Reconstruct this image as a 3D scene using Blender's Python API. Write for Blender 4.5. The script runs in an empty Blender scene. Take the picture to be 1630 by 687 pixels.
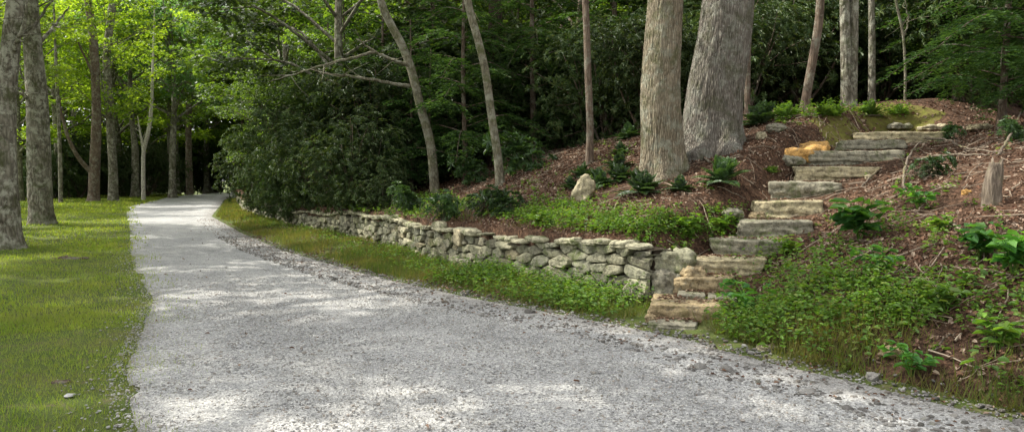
import bpy, math, random
import numpy as np
from mathutils import Vector, noise as mnoise

C = bpy.context.scene.collection
R = math.radians
sc = bpy.context.scene

# ------------------------------------------------------------------ camera, world, sun
FPX = 1200.0
CAM = np.array([0.0, 0.0, 1.6])
PITCH = math.atan2(58.5, FPX)
cam_d = bpy.data.cameras.new('camera'); cam = bpy.data.objects.new('camera', cam_d); C.objects.link(cam)
cam.location = CAM; cam.rotation_euler = (R(90) - PITCH, 0, 0)
cam_d.sensor_width = 36; cam_d.lens = 36 * FPX / 1630; cam_d.clip_end = 1500; cam_d.clip_start = 0.05
sc.camera = cam
SUN_DIR = Vector((-0.62, 0.18, 0.80)).normalized()      # towards the sun
w = bpy.data.worlds.new('World'); sc.world = w; w.use_nodes = True
nt = w.node_tree; nt.nodes.clear()
sky = nt.nodes.new('ShaderNodeTexSky'); sky.sky_type = 'NISHITA'; sky.sun_disc = False
sky.sun_elevation = math.asin(SUN_DIR.z); sky.sun_rotation = math.atan2(SUN_DIR.x, SUN_DIR.y)
sky.air_density = 1.0; sky.dust_density = 3.0; sky.ozone_density = 0.6
bg = nt.nodes.new('ShaderNodeBackground'); bg.inputs[1].default_value = 0.15
wo = nt.nodes.new('ShaderNodeOutputWorld')
hsv = nt.nodes.new('ShaderNodeHueSaturation'); hsv.inputs['Saturation'].default_value = .06   # thin bright cloud
nt.links.new(sky.outputs[0], hsv.inputs['Color']); nt.links.new(hsv.outputs[0], bg.inputs[0]); nt.links.new(bg.outputs[0], wo.inputs[0])
sd = bpy.data.lights.new('sun', 'SUN'); sd.energy = 2.5; sd.angle = R(0.6); sd.color = (1, 0.95, 0.84)
sun = bpy.data.objects.new('sun', sd); C.objects.link(sun); sun.location = (-20, 10, 40)
sun.rotation_euler = SUN_DIR.to_track_quat('Z', 'Y').to_euler()
sc.view_settings.view_transform = 'Standard'; sc.view_settings.look = 'None'
sc.view_settings.exposure = 1.5; sc.view_settings.gamma = 1; sc.view_settings.use_curve_mapping = False
cy = sc.cycles
cy.max_bounces = 6; cy.diffuse_bounces = 4; cy.glossy_bounces = 2; cy.transmission_bounces = 3
cy.use_denoising = True; cy.sample_clamp_indirect = 6; cy.caustics_reflective = False; cy.caustics_refractive = False

# ------------------------------------------------------------------ helpers
def tag(o, label=None, cat=None, group=None, kind=None):
    if label: o['label'] = label
    if cat: o['category'] = cat
    if group: o['group'] = group
    if kind: o['kind'] = kind
    return o

def empty(name, loc, rz=0.0, scale=1.0):
    o = bpy.data.objects.new(name, None); C.objects.link(o)
    o.location = Vector([float(v) for v in loc]); o.rotation_euler = (0, 0, rz); o.empty_display_size = .2
    if scale != 1.0: o.scale = (scale,) * 3
    return o

def new_mesh(name, V, Fs, mats, mi=None, smooth=False):
    """V (n,3); Fs list of (m,k) index arrays; mi list of material index per array"""
    me = bpy.data.meshes.new(name)
    V = np.asarray(V, dtype=np.float32)
    Fs = [np.asarray(f, dtype=np.int32) for f in Fs]
    keep = [i for i, f in enumerate(Fs) if len(f)]
    if mi is not None: mi = [mi[i] for i in keep]
    Fs = [Fs[i] for i in keep]
    nl = sum(f.size for f in Fs); nf = sum(len(f) for f in Fs)
    me.vertices.add(len(V)); me.vertices.foreach_set('co', V.ravel())
    me.loops.add(nl); me.loops.foreach_set('vertex_index', np.concatenate([f.ravel() for f in Fs]))
    me.polygons.add(nf)
    tot = np.concatenate([np.full(len(f), f.shape[1], dtype=np.int32) for f in Fs])
    st = np.concatenate([[0], np.cumsum(tot)[:-1]]).astype(np.int32)
    me.polygons.foreach_set('loop_start', st); me.polygons.foreach_set('loop_total', tot)
    if mi is not None:
        me.polygons.foreach_set('material_index', np.concatenate([np.full(len(f), m, dtype=np.int32) for f, m in zip(Fs, mi)]))
    me.update(calc_edges=True); me.validate()
    me.polygons.foreach_set('use_smooth', np.full(len(me.polygons), smooth, dtype=bool))
    for m in (mats if isinstance(mats, (list, tuple)) else [mats]): me.materials.append(m)
    return me

def link(name, me, parent=None, loc=None):
    o = bpy.data.objects.new(name, me); C.objects.link(o)
    if parent: o.parent = parent
    if loc is not None: o.location = Vector([float(v) for v in loc])
    return o

class Geo:
    def __init__(s): s.V = []; s.F = {}; s.n = 0
    def add(s, V, F, m=0):
        V = np.asarray(V, float)
        for f in (F if isinstance(F, list) else [F]):
            f = np.asarray(f, int)
            if len(f): s.F.setdefault((f.shape[1], m), []).append(f + s.n)
        s.V.append(V); s.n += len(V)
    def mesh(s, name, mats, smooth=False):
        Fs, mi = [], []
        for (k, m), l in s.F.items(): Fs.append(np.concatenate(l)); mi.append(m)
        return new_mesh(name, np.concatenate(s.V), Fs, mats, mi, smooth)

def unit(v): return v / np.maximum(np.linalg.norm(v, axis=-1, keepdims=True), 1e-9)

SH = {
 'diamond': ([(0, 0, 0), (.45, .5, .1), (1, 0, -.08), (.45, -.5, .1)], [[0, 1, 2, 3]]),
 'oval': ([(0, 0, 0), (.3, .5, .12), (.78, .36, .1), (1, 0, -.1), (.78, -.36, .1), (.3, -.5, .12)], [[0, 1, 2, 3], [0, 3, 4, 5]]),
 'maple': ([(0, 0, 0), (-.05, .42, .03), (.28, .3, .05), (.42, .62, 0), (.6, .2, .05), (1, 0, -.1),
            (.6, -.2, .05), (.42, -.62, 0), (.28, -.3, .05), (-.05, -.42, .03)], [[0, 1, 2, 3, 4, 5, 6, 7, 8, 9]]),
 'needle': ([(0, .5, 0), (0, -.5, 0), (1, 0, 0)], [[0, 1, 2]]),
 'blade': ([(0, .5, 0), (0, -.5, 0), (.55, -.38, .06), (.55, .38, .06), (1, 0, -.12)], [[0, 1, 2, 3]]),
 'curl': ([(0, 0, 0), (.3, .5, .3), (.75, .4, .25), (1, 0, .1), (.7, -.45, .35), (.25, -.42, .2)], [[0, 1, 2, 3], [0, 3, 4, 5]]),
}
def leaves(P, D, N, L, W, shape='diamond'):
    T, F = SH[shape]; T = np.array(T); k = len(T); n = len(P)
    D = unit(D); S = unit(np.cross(N, D)); N = np.cross(D, S)
    L = np.broadcast_to(L, (n,)); W = np.broadcast_to(W, (n,))
    V = (P[:, None, :] + T[None, :, 0, None] * (D * L[:, None])[:, None, :] + T[None, :, 1, None] * (S * W[:, None])[:, None, :]
         + T[None, :, 2, None] * (N * L[:, None])[:, None, :])
    out = []
    base = (np.arange(n) * k)[:, None, None]
    fa = np.array(F)[None]
    out.append((base + fa).reshape(-1, fa.shape[2]))
    if shape == 'blade':
        out.append((np.arange(n) * k)[:, None] + np.array([[3, 2, 4]]))
    return V.reshape(-1, 3), out

def fnoise(P, scale=1.0, seed=0.0, oct=3):
    return np.array([mnoise.fractal((p[0] * scale + seed, p[1] * scale + seed * 1.7, p[2] * scale - seed), 1.0, 2.0, oct) for p in P])

def tube(pts, rad, seg=8, lump=0.0, seed=0, cap=True):
    pts = np.asarray(pts, float); rad = np.asarray(rad, float); n = len(pts)
    d = np.gradient(pts, axis=0); d = unit(d)
    ref = np.array([1., 0, 0]) if abs(d[0][0]) < .9 else np.array([0, 1., 0])
    V = []
    a = np.arange(seg) / seg * 2 * np.pi
    rs = np.random.RandomState(seed)
    x = ref
    for i in range(n):
        x = x - d[i] * np.dot(x, d[i]); x /= np.linalg.norm(x); y = np.cross(d[i], x)
        r = rad[i] * (1 + lump * rs.randn(seg) * .5) if lump else rad[i]
        V.append(pts[i] + np.outer(np.cos(a) * r, x) + np.outer(np.sin(a) * r, y))
    V = np.concatenate(V)
    i = np.arange(n - 1)[:, None] * seg; j = np.arange(seg)[None]; j2 = (j + 1) % seg
    F = np.stack([i + j, i + j2, i + seg + j2, i + seg + j], -1).reshape(-1, 4)
    Fs = [F]
    if cap:
        V = np.concatenate([V, pts[-1:] + d[-1:] * rad[-1] * .6, pts[:1] - d[:1] * rad[0] * .3])
        t = (n - 1) * seg
        Fs.append(np.array([[t + k, t + (k + 1) % seg, n * seg] for k in range(seg)] + [[(k + 1) % seg, k, n * seg + 1] for k in range(seg)]))
    return V, Fs

def spline(pts, n):
    """Catmull-Rom through points, resampled"""
    p = np.asarray(pts, float)
    if len(p) == 2: return p[0] + (p[1] - p[0]) * np.linspace(0, 1, n)[:, None]
    q = np.concatenate([[2 * p[0] - p[1]], p, [2 * p[-1] - p[-2]]])
    m = len(p) - 1; out = []
    for t in np.linspace(0, m - 1e-6, n):
        i = int(t); f = t - i; a, b, c, d = q[i:i + 4]
        out.append(.5 * (2 * b + (c - a) * f + (2 * a - 5 * b + 4 * c - d) * f * f + (3 * b - a - 3 * c + d) * f ** 3))
    return np.array(out)

# ------------------------------------------------------------------ materials
def mat(name):
    m = bpy.data.materials.new(name); m.use_nodes = True
    t = m.node_tree; t.nodes.clear()
    out = t.nodes.new('ShaderNodeOutputMaterial')
    return m, t, out
class NB:
    def __init__(s, t): s.t = t
    def n(s, typ, **kw):
        nd = s.t.nodes.new('ShaderNode' + typ)
        for k, v in kw.items(): setattr(nd, k, v)
        return nd
    def l(s, a, b): s.t.links.new(a, b)
    def coord(s, scale=(1, 1, 1), src='Object'):
        tc = s.n('TexCoord'); mp = s.n('Mapping'); mp.inputs['Scale'].default_value = scale
        s.l(tc.outputs[src], mp.inputs[0]); return mp.outputs[0]
    def noise(s, vec, scale, detail=4, rough=.6, dist=0):
        nd = s.n('TexNoise'); s.l(vec, nd.inputs['Vector']); nd.inputs['Scale'].default_value = scale
        nd.inputs['Detail'].default_value = detail; nd.inputs['Roughness'].default_value = rough; nd.inputs['Distortion'].default_value = dist
        return nd.outputs[0]
    def vor(s, vec, scale, feature='F1', rnd=1.0):
        nd = s.n('TexVoronoi', feature=feature); s.l(vec, nd.inputs['Vector']); nd.inputs['Scale'].default_value = scale
        nd.inputs['Randomness'].default_value = rnd
        return nd
    def ramp(s, fac, stops):
        stops = stops if len(stops) > 1 else [stops[0], (1.0, stops[0][1])]
        nd = s.n('ValToRGB'); s.l(fac, nd.inputs[0]); e = nd.color_ramp.elements
        while len(e) < len(stops): e.new(.5)
        for i, (p, c) in enumerate(stops):
            e[i].position = p; e[i].color = (*c, 1) if len(c) == 3 else c
        return nd.outputs[0]
    def mix(s, fac, a, b, mode='MIX'):
        nd = s.n('Mix', data_type='RGBA', blend_type=mode)
        if isinstance(fac, float): nd.inputs[0].default_value = fac
        else: s.l(fac, nd.inputs[0])
        for v, i in ((a, 6), (b, 7)):
            if isinstance(v, tuple): nd.inputs[i].default_value = (*v, 1)
            else: s.l(v, nd.inputs[i])
        return nd.outputs[2]
    def math(s, op, a, b=None):
        nd = s.n('Math', operation=op)
        for v, i in ((a, 0), (b, 1)):
            if v is None: continue
            if isinstance(v, (int, float)): nd.inputs[i].default_value = v
            else: s.l(v, nd.inputs[i])
        return nd.outputs[0]
    def bump(s, h, strength=.5, dist=.02, prev=None):
        nd = s.n('Bump'); nd.inputs['Strength'].default_value = strength; nd.inputs['Distance'].default_value = dist
        s.l(h, nd.inputs['Height'])
        if prev is not None: s.l(prev, nd.inputs['Normal'])
        return nd.outputs[0]
    def bsdf(s, col, rough=.9, normal=None, spec=.3):
        b = s.n('BsdfPrincipled')
        if isinstance(col, tuple): b.inputs['Base Color'].default_value = (*col, 1)
        else: s.l(col, b.inputs['Base Color'])
        if isinstance(rough, float): b.inputs['Roughness'].default_value = rough
        else: s.l(rough, b.inputs['Roughness'])
        b.inputs['Specular IOR Level'].default_value = spec
        if normal is not None: s.l(normal, b.inputs['Normal'])
        return b

def leaf_mat(name, cols, trans=.45, rough=.5, spec=.35, tcol=None, objvar=.55, patch=None):
    """cols: ramp over random per island"""
    m, t, out = mat(name); b = NB(t)
    g = b.n('NewGeometry'); oi = b.n('ObjectInfo')
    col = b.ramp(g.outputs['Random Per Island'], [(i / max(1, len(cols) - 1), c) for i, c in enumerate(cols)])
    if patch:
        co = b.coord(); f = b.ramp(b.noise(co, 1.1, 6, .72, .4), [(.42, (0, 0, 0)), (.66, (.85, .85, .85))]); col = b.mix(f, col, patch)
        f2 = b.ramp(b.noise(co, .35, 3, .6), [(.35, (.72, .78, .8)), (.65, (1.25, 1.2, 1.1))]); col = b.mix(1.0, col, f2, 'MULTIPLY')
    hs = b.n('HueSaturation'); b.l(col, hs.inputs['Color'])
    v = b.math('MULTIPLY_ADD', oi.outputs['Random'], objvar); v.node.inputs[2].default_value = 1 - objvar / 2
    b.l(v, hs.inputs['Value'])
    p = b.bsdf(hs.outputs[0], rough, None, spec)
    tr = b.n('BsdfTranslucent')
    tc = b.mix(1.0, hs.outputs[0], tcol or (1.5, 1.45, .5), 'MULTIPLY')
    b.l(tc, tr.inputs[0])
    mx = b.n('MixShader'); mx.inputs[0].default_value = trans
    b.l(p.outputs[0], mx.inputs[1]); b.l(tr.outputs[0], mx.inputs[2]); b.l(mx.outputs[0], out.inputs[0])
    return m

M = {}
M['maple_leaf'] = leaf_mat('maple_leaf', [(.055, .105, .02), (.095, .165, .028), (.15, .24, .035), (.08, .14, .028)], .5)
M['lime_leaf'] = leaf_mat('lime_leaf', [(.13, .22, .025), (.20, .31, .035), (.28, .38, .05), (.16, .27, .03)], .58)
M['blue_leaf'] = leaf_mat('blue_leaf', [(.075, .15, .05), (.12, .21, .075), (.17, .27, .09), (.10, .18, .06)], .5, tcol=(1.2, 1.4, .75))
M['dark_leaf'] = leaf_mat('dark_leaf', [(.034, .066, .018), (.06, .105, .026), (.095, .15, .033), (.045, .08, .02)], .4)
M['rhodo_leaf'] = leaf_mat('rhodo_leaf', [(.026, .05, .018), (.045, .078, .024), (.065, .105, .033), (.10, .125, .05)], .2, .5, .3)
M['hemlock'] = leaf_mat('hemlock_needles', [(.03, .07, .022), (.045, .10, .03), (.065, .135, .04), (.09, .165, .045)], .35, .6, .25)
M['fern'] = leaf_mat('fern_leaf', [(.04, .13, .03), (.07, .19, .04), (.11, .25, .04)], .45)
M['bright_fern'] = leaf_mat('bright_fern', [(.09, .17, .03), (.14, .24, .04), (.19, .30, .05)], .5)
M['dark_fern'] = leaf_mat('dark_fern', [(.026, .058, .018), (.042, .088, .026), (.07, .13, .038)], .3, .4, .5)
M['weed'] = leaf_mat('weed_leaf', [(.055, .12, .022), (.10, .20, .03), (.16, .29, .04), (.08, .16, .028), (.22, .28, .06)], .45)
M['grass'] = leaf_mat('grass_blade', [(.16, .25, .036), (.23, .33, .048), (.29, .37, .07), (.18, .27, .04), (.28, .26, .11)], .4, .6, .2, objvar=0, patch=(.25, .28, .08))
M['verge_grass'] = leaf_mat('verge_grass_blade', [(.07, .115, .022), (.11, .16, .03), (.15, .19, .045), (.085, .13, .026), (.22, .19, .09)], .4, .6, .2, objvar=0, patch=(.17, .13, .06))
M['litter'] = leaf_mat('litter_leaf', [(.055, .034, .022), (.12, .066, .042), (.18, .105, .066), (.09, .048, .030), (.42, .33, .25), (.17, .09, .058), (.24, .15, .10)], .12, .8, .15, (1, 1, 1))
M['twig'] = leaf_mat('dead_twig', [(.20, .15, .11), (.34, .28, .21), (.13, .09, .065)], .02, .9, .1, (1, 1, 1))

def bark(name, c_dark, c_mid, c_light, sc_xy=14, sc_z=2.0, bump=.6, moss=None, lichen=None, dist=.03):
    m, t, out = mat(name); b = NB(t)
    co = b.coord((sc_xy, sc_xy, sc_z)); fine = b.coord((1, 1, 1))
    wv = b.noise(co, 1.0, 3, .55, .6)
    v = b.vor(co, .9, 'DISTANCE_TO_EDGE').outputs['Distance']
    vv = b.math('MINIMUM', b.math('MULTIPLY', v, 2.2), 1.0)
    h = b.math('ADD', b.math('MULTIPLY', vv, .6), b.math('MULTIPLY', wv, .6))
    col = b.ramp(h, [(.25, c_dark), (.55, c_mid), (.95, c_light)])
    big = b.noise(fine, 1.6, 4, .6)
    col = b.mix(b.ramp(big, [(.35, (0, 0, 0)), (.7, (.55, .55, .55))]), col, c_light)
    if lichen:
        lf = b.ramp(b.noise(fine, 4.0, 8, .78), [(.50, (0, 0, 0)), (.58, (.8, .8, .8))])
        col = b.mix(lf, col, lichen)
    if moss:
        mf = b.ramp(b.noise(fine, 2.6, 6, .7, .4), [(.50, (0, 0, 0)), (.63, (.8, .8, .8))])
        col = b.mix(mf, col, moss)
    fn = b.noise(fine, 60, 5, .7)
    col = b.mix(.35, col, b.ramp(fn, [(.3, (.35, .35, .35)), (.7, (1.25, 1.2, 1.15))]), 'MULTIPLY')
    nrm = b.bump(h, bump, dist); nrm = b.bump(fn, .35, .008, nrm)
    b.l(b.bsdf(col, .92, nrm, .15).outputs[0], out.inputs[0])
    return m
M['bark_oak'] = bark('bark_oak', (.075, .06, .04), (.27, .225, .155), (.38, .33, .245), 38, 6, .9, (.12, .12, .06), (.31, .31, .24), .05)
M['bark_oak_grey'] = bark('bark_oak_grey', (.06, .05, .04), (.20, .178, .15), (.31, .285, .245), 34, 5.5, .9, (.10, .10, .06), (.28, .28, .235), .06)
M['bark_maple'] = bark('bark_maple', (.035, .03, .02), (.17, .15, .115), (.31, .29, .235), 14, 4, .9, (.07, .08, .03), (.42, .42, .34), .04)
M['bark_pale'] = bark('bark_pale', (.06, .05, .035), (.17, .155, .105), (.27, .25, .19), 18, 7, .5, (.08, .09, .03), (.29, .29, .23), .012)
M['bark_brown'] = bark('bark_brown', (.05, .035, .025), (.14, .10, .075), (.22, .17, .13), 20, 4, .7, None, (.25, .24, .19), .015)
M['bark_dark'] = bark('bark_dark', (.02, .015, .012), (.06, .042, .032), (.10, .075, .06), 18, 4, .7, None, None, .02)
M['bark_white'] = bark('bark_white', (.20, .17, .13), (.55, .52, .44), (.72, .70, .62), 8, 14, .4, None, None, .01)

def stone_mat(name, cols, moss=(.10, .13, .03), moss_amt=.62, strata=1.0, con=.8):
    m, t, out = mat(name); b = NB(t)
    g = b.n('NewGeometry'); co = b.coord((1, 1, 1)); cs = b.coord((2.5, 2.5, 22))
    base = b.ramp(g.outputs['Random Per Island'], [(i / max(1, len(cols) - 1), c) for i, c in enumerate(cols)])
    n1 = b.noise(co, 12, 8, .72); n2 = b.noise(cs, 1.2, 4, .6, .5); n3 = b.noise(co, 48, 4, .75)
    col = b.mix(con, base, b.ramp(n1, [(.36, (.25, .23, .20)), (.48, (.98, .95, .9)), (.64, (1.55, 1.5, 1.4))]), 'MULTIPLY')
    col = b.mix(.35 * strata, col, b.ramp(n2, [(.35, (.45, .42, .40)), (.6, (1.2, 1.15, 1.05))]), 'MULTIPLY')
    col = b.mix(.3, col, b.ramp(n3, [(.3, (.4, .4, .4)), (.7, (1.4, 1.4, 1.4))]), 'MULTIPLY')
    li = b.ramp(b.noise(co, 9, 7, .75, .3), [(.55, (0, 0, 0)), (.66, (.7, .7, .7))])
    col = b.mix(li, col, (.24, .235, .18))
    mo = b.ramp(b.noise(co, 3.3, 6, .75, .3), [(moss_amt - .06, (0, 0, 0)), (moss_amt + .06, (.85, .85, .85))])
    col = b.mix(mo, col, moss)
    nr = b.bump(n2, .5 * strata, .02); nr = b.bump(n1, .9, .04, nr); nr = b.bump(n3, .4, .006, nr)
    b.l(b.bsdf(col, .88, nr, .25).outputs[0], out.inputs[0]); return m
M['wall_stone'] = stone_mat('wall_stone', [(.18, .18, .13), (.30, .30, .215), (.24, .245, .19), (.38, .37, .27), (.14, .14, .11), (.27, .245, .165)], moss_amt=.585)
M['step_grey'] = stone_mat('step_grey', [(.26, .25, .20)], (.08, .095, .035), .56)
M['step_tan'] = stone_mat('step_tan', [(.33, .265, .165)], (.16, .15, .05), .63)
M['step_light'] = stone_mat('step_light', [(.37, .33, .22)], (.14, .15, .05), .62)
M['ochre_stone'] = stone_mat('ochre_stone', [(.46, .27, .09)], (.2, .15, .05), .75, .4)
M['pale_stone'] = stone_mat('pale_stone', [(.40, .36, .25)], (.2, .2, .1), .72, .5)
M['edge_gravel'] = stone_mat('edge_gravel', [(.10, .095, .085), (.17, .16, .15), (.24, .23, .215), (.36, .35, .33), (.13, .11, .09)], (.12, .1, .07), .7, 0.0, .2)
M['gravel_stone'] = stone_mat('gravel_stone', [(.24, .238, .235), (.34, .337, .33), (.44, .44, .44), (.56, .55, .53), (.30, .28, .25), (.42, .37, .33)], (.3, .3, .3), .95, 0.0, .15)

def ground_mat():
    m, t, out = mat('ground_soil'); b = NB(t); co = b.coord()
    n1 = b.noise(co, 1.1, 6, .65); n2 = b.noise(co, 30, 5, .7); n3 = b.noise(co, 6, 5, .7)
    col = b.ramp(n1, [(.3, (.065, .09, .025)), (.5, (.09, .12, .032)), (.7, (.12, .125, .045))])
    col = b.mix(b.ramp(n3, [(.52, (0, 0, 0)), (.68, (.8, .8, .8))]), col, (.16, .13, .075))
    col = b.mix(.6, col, b.ramp(n2, [(.3, (.35, .35, .35)), (.7, (1.3, 1.3, 1.3))]), 'MULTIPLY')
    b.l(b.bsdf(col, .95, b.bump(n2, .7, .03), .1).outputs[0], out.inputs[0]); return m
M['ground'] = ground_mat()
def bank_mat():
    m, t, out = mat('bank_soil'); b = NB(t); co = b.coord(); cs = b.coord((1, 1, .4))
    n1 = b.noise(co, .9, 6, .65); n2 = b.noise(co, 26, 6, .75, .3); v = b.vor(cs, 42).outputs['Color']
    col = b.ramp(n1, [(.32, (.055, .037, .026)), (.5, (.095, .06, .041)), (.68, (.135, .087, .058))])
    col = b.mix(.75, col, b.ramp(n2, [(.3, (.25, .22, .2)), (.5, (.9, .9, .9)), (.72, (2.0, 1.8, 1.7))]), 'MULTIPLY')
    bw = b.n('RGBToBW'); b.l(v, bw.inputs[0])
    col = b.mix(.6, col, b.ramp(bw.outputs[0], [(.2, (.4, .35, .32)), (.6, (1.1, 1, .95)), (.85, (2.2, 2.0, 1.8))]), 'MULTIPLY')
    b.l(b.bsdf(col, .95, b.bump(n2, .9, .05), .1).outputs[0], out.inputs[0]); return m
M['bank'] = bank_mat()
def gravel_mat():
    m, t, out = mat('path_gravel'); b = NB(t); co = b.coord((1, 1, 1)); 
    v1 = b.vor(co, 52); v2 = b.vor(co, 120); d1 = v1.outputs['Distance']
    bw = b.n('RGBToBW'); b.l(v1.outputs['Color'], bw.inputs[0]); bw2 = b.n('RGBToBW'); b.l(v2.outputs['Color'], bw2.inputs[0])
    c1 = b.ramp(bw.outputs[0], [(.15, (.19, .19, .187)), (.4, (.34, .338, .33)), (.6, (.45, .445, .435)), (.85, (.66, .65, .62))])
    c2 = b.ramp(bw2.outputs[0], [(.2, (.20, .20, .205)), (.5, (.38, .38, .38)), (.85, (.58, .57, .55))])
    sel = b.ramp(b.noise(co, 9, 4, .7), [(.42, (0, 0, 0)), (.58, (1, 1, 1))])
    col = b.mix(sel, c1, c2)
    big = b.noise(co, .55, 5, .6, .3)
    col = b.mix(.9, col, b.ramp(big, [(.3, (.70, .70, .71)), (.5, (.87, .87, .865)), (.7, (1.06, 1.045, 1.02))]), 'MULTIPLY')
    mid = b.noise(co, 4, 6, .7)
    col = b.mix(.5, col, b.ramp(mid, [(.3, (.7, .69, .67)), (.7, (1.2, 1.2, 1.2))]), 'MULTIPLY')
    # dirt fines along the edge nearest the bank
    at = b.n('Attribute', attribute_name='edge'); 
    ed = b.math('ADD', at.outputs['Fac'], b.math('MULTIPLY', b.math('SUBTRACT', b.noise(co, 2.2, 6, .7), .5), 1.1))
    col = b.mix(b.ramp(ed, [(.45, (0, 0, 0)), (.85, (.9, .9, .9))]), col, b.mix(.5, (.13, .11, .085), c2, 'MIX'))
    nr = b.bump(d1, .8, .012); nr = b.bump(v2.outputs['Distance'], .5, .006, nr)
    b.l(b.bsdf(col, .9, nr, .2).outputs[0], out.inputs[0]); return m
M['gravel'] = gravel_mat()
def simple(name, c1, c2, scale=8, bump=.5):
    m, t, out = mat(name); b = NB(t); co = b.coord(); n = b.noise(co, scale, 6, .7)
    b.l(b.bsdf(b.ramp(n, [(.3, c1), (.7, c2)]), .95, b.bump(n, bump, .04), .1).outputs[0], out.inputs[0]); return m
M['dark_earth'] = simple('dark_earth', (.018, .014, .010), (.06, .045, .03))
M['moss'] = simple('moss', (.10, .07, .035), (.15, .16, .03), 9, .8)
M['dead_wood'] = bark('dead_wood', (.06, .045, .035), (.15, .12, .09), (.25, .21, .165), 26, 3, .8, (.16, .15, .07), None, .02)

# ------------------------------------------------------------------ terrain (frame: s along the path, T across it towards the bank)
O2 = np.array([2.0, 8.2]); U2 = np.array([-.5, .8660254]); N2 = np.array([.8660254, .5])
def sT(x, y):
    dx, dy = np.asarray(x, float) - O2[0], np.asarray(y, float) - O2[1]
    return dx * U2[0] + dy * U2[1], dx * N2[0] + dy * N2[1]
def xy(s, T): return O2[0] + s * U2[0] + T * N2[0], O2[1] + s * U2[1] + T * N2[1]
def curve(pts):
    p = np.array(pts, float); s, T = sT(p[:, 0], p[:, 1]); i = np.argsort(s); return s[i], T[i]
FOOT = curve([(9, -14), (5.5, -4), (5, 0), (4.3, 3), (3.5, 5.05), (2.95, 5.9), (2.5, 6.6), (2.1, 7.7), (1.75, 9.15), (1.40, 9.6), (.32, 11), (-1.31, 13.7),
              (-2.73, 16.8), (-4.2, 19.6), (-7.3, 24.5), (-12.0, 34), (-15.9, 44), (-25, 68), (-27, 88), (-20, 110), (0, 160)])
EDGE_R = curve([(9, -14), (5.0, -4), (4.5, 0), (3.9, 3), (3.35, 5.05), (2.8, 5.9), (2.3, 6.6), (1.75, 7.6), (1.2, 8.3), (-.46, 10.1), (-2.3, 12.5), (-5.1, 16.9), (-7.7, 21.8),
                (-12.9, 32.5), (-19.2, 50), (-26.8, 71), (-28.5, 88), (-21.5, 110), (-2, 162)])
EDGE_L = curve([(3, -14), (.5, -3), (-1.0, 2), (-2.55, 4.8), (-3.3, 6.2), (-4.75, 9.8), (-6.6, 13), (-8.7, 17), (-12, 23.5), (-18, 35), (-22.5, 44), (-31, 68), (-34.5, 88), (-28, 112), (-8, 165)])
foot = lambda s: np.interp(s, *FOOT); edge_r = lambda s: np.interp(s, *EDGE_R); edge_l = lambda s: np.interp(s, *EDGE_L)

TT = np.array([0, .4, 1, 2, 4, 6, 8, 12, 20, 40, 80, 300.])
H_R = np.array([-.03, .22, .50, .88, 1.58, 2.18, 2.52, 2.9, 3.4, 4.4, 6, 12])
H_W = np.array([.80, .90, 1.08, 1.45, 2.25, 2.8, 3.1, 3.5, 4.0, 5.2, 8, 14])
H_F = np.array([.78, .82, .9, 1.1, 1.7, 2.2, 2.6, 3.2, 4.2, 6.0, 9, 16])

FP = FPX
_f = np.array([0, math.cos(PITCH), -math.sin(PITCH)]); _u = np.array([0, math.sin(PITCH), math.cos(PITCH)])
def ray(px, py):
    d = _f + (px - 815) / FP * np.array([1., 0, 0]) + (343.5 - py) / FP * _u
    return d / d[1]
def at(px, py, Y): return CAM + ray(px, py) * Y

# steps: left px, right px, top py, distance
STEPS = [(1040, 1118, 516, 7.95), (1043, 1160, 485, 8.22), (1088, 1180, 471, 8.62), (1078, 1175, 443, 8.98), (1114, 1222, 413, 9.40),
         (1144, 1262, 383, 9.80), (1186, 1300, 352, 10.2), (1210, 1318, 320, 10.6), (1238, 1345, 290, 11.0), (1277, 1400, 265, 11.45),
         (1297, 1440, 240, 11.9), (1345, 1450, 223, 12.35), (1375, 1500, 210, 12.8)]
ST = []
for l, r, y, Y in STEPS:
    a = at(l, y, Y); b_ = at(r, y, Y); ST.append(((a + b_) / 2, b_[0] - a[0]))
SC = np.array([p for p, _ in ST])
SCx = np.concatenate([[SC[0] - (SC[2] - SC[0]) * .4], SC, [SC[-1] + np.array([.5, .6, .06])], [SC[-1] + np.array([1.2, 2.2, .25])]])
SCx[0, 2] = 0.0
def smooth(a, b, x):
    t = np.clip((x - a) / (b - a), 0, 1); return t * t * (3 - 2 * t)
def lownoise(x, y): return .5 * np.sin(x * .9 + 1.3 * np.sin(y * .7)) + .5 * np.sin(y * 1.1 + 1.7 * np.sin(x * .6 + 2))
def low_z(x, y):
    s, T = sT(x, y)
    el, er, ft = edge_l(s), edge_r(s), foot(s)
    z = .018 * lownoise(x, y) * smooth(0, .6, np.maximum(el - T, T - er))
    z = z + .05 * smooth(0, 3, el - T) + smooth(0, 30, el - T - 10) * .3
    z = z + .12 * smooth(.1, 1.3, T - er)
    return z
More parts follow.
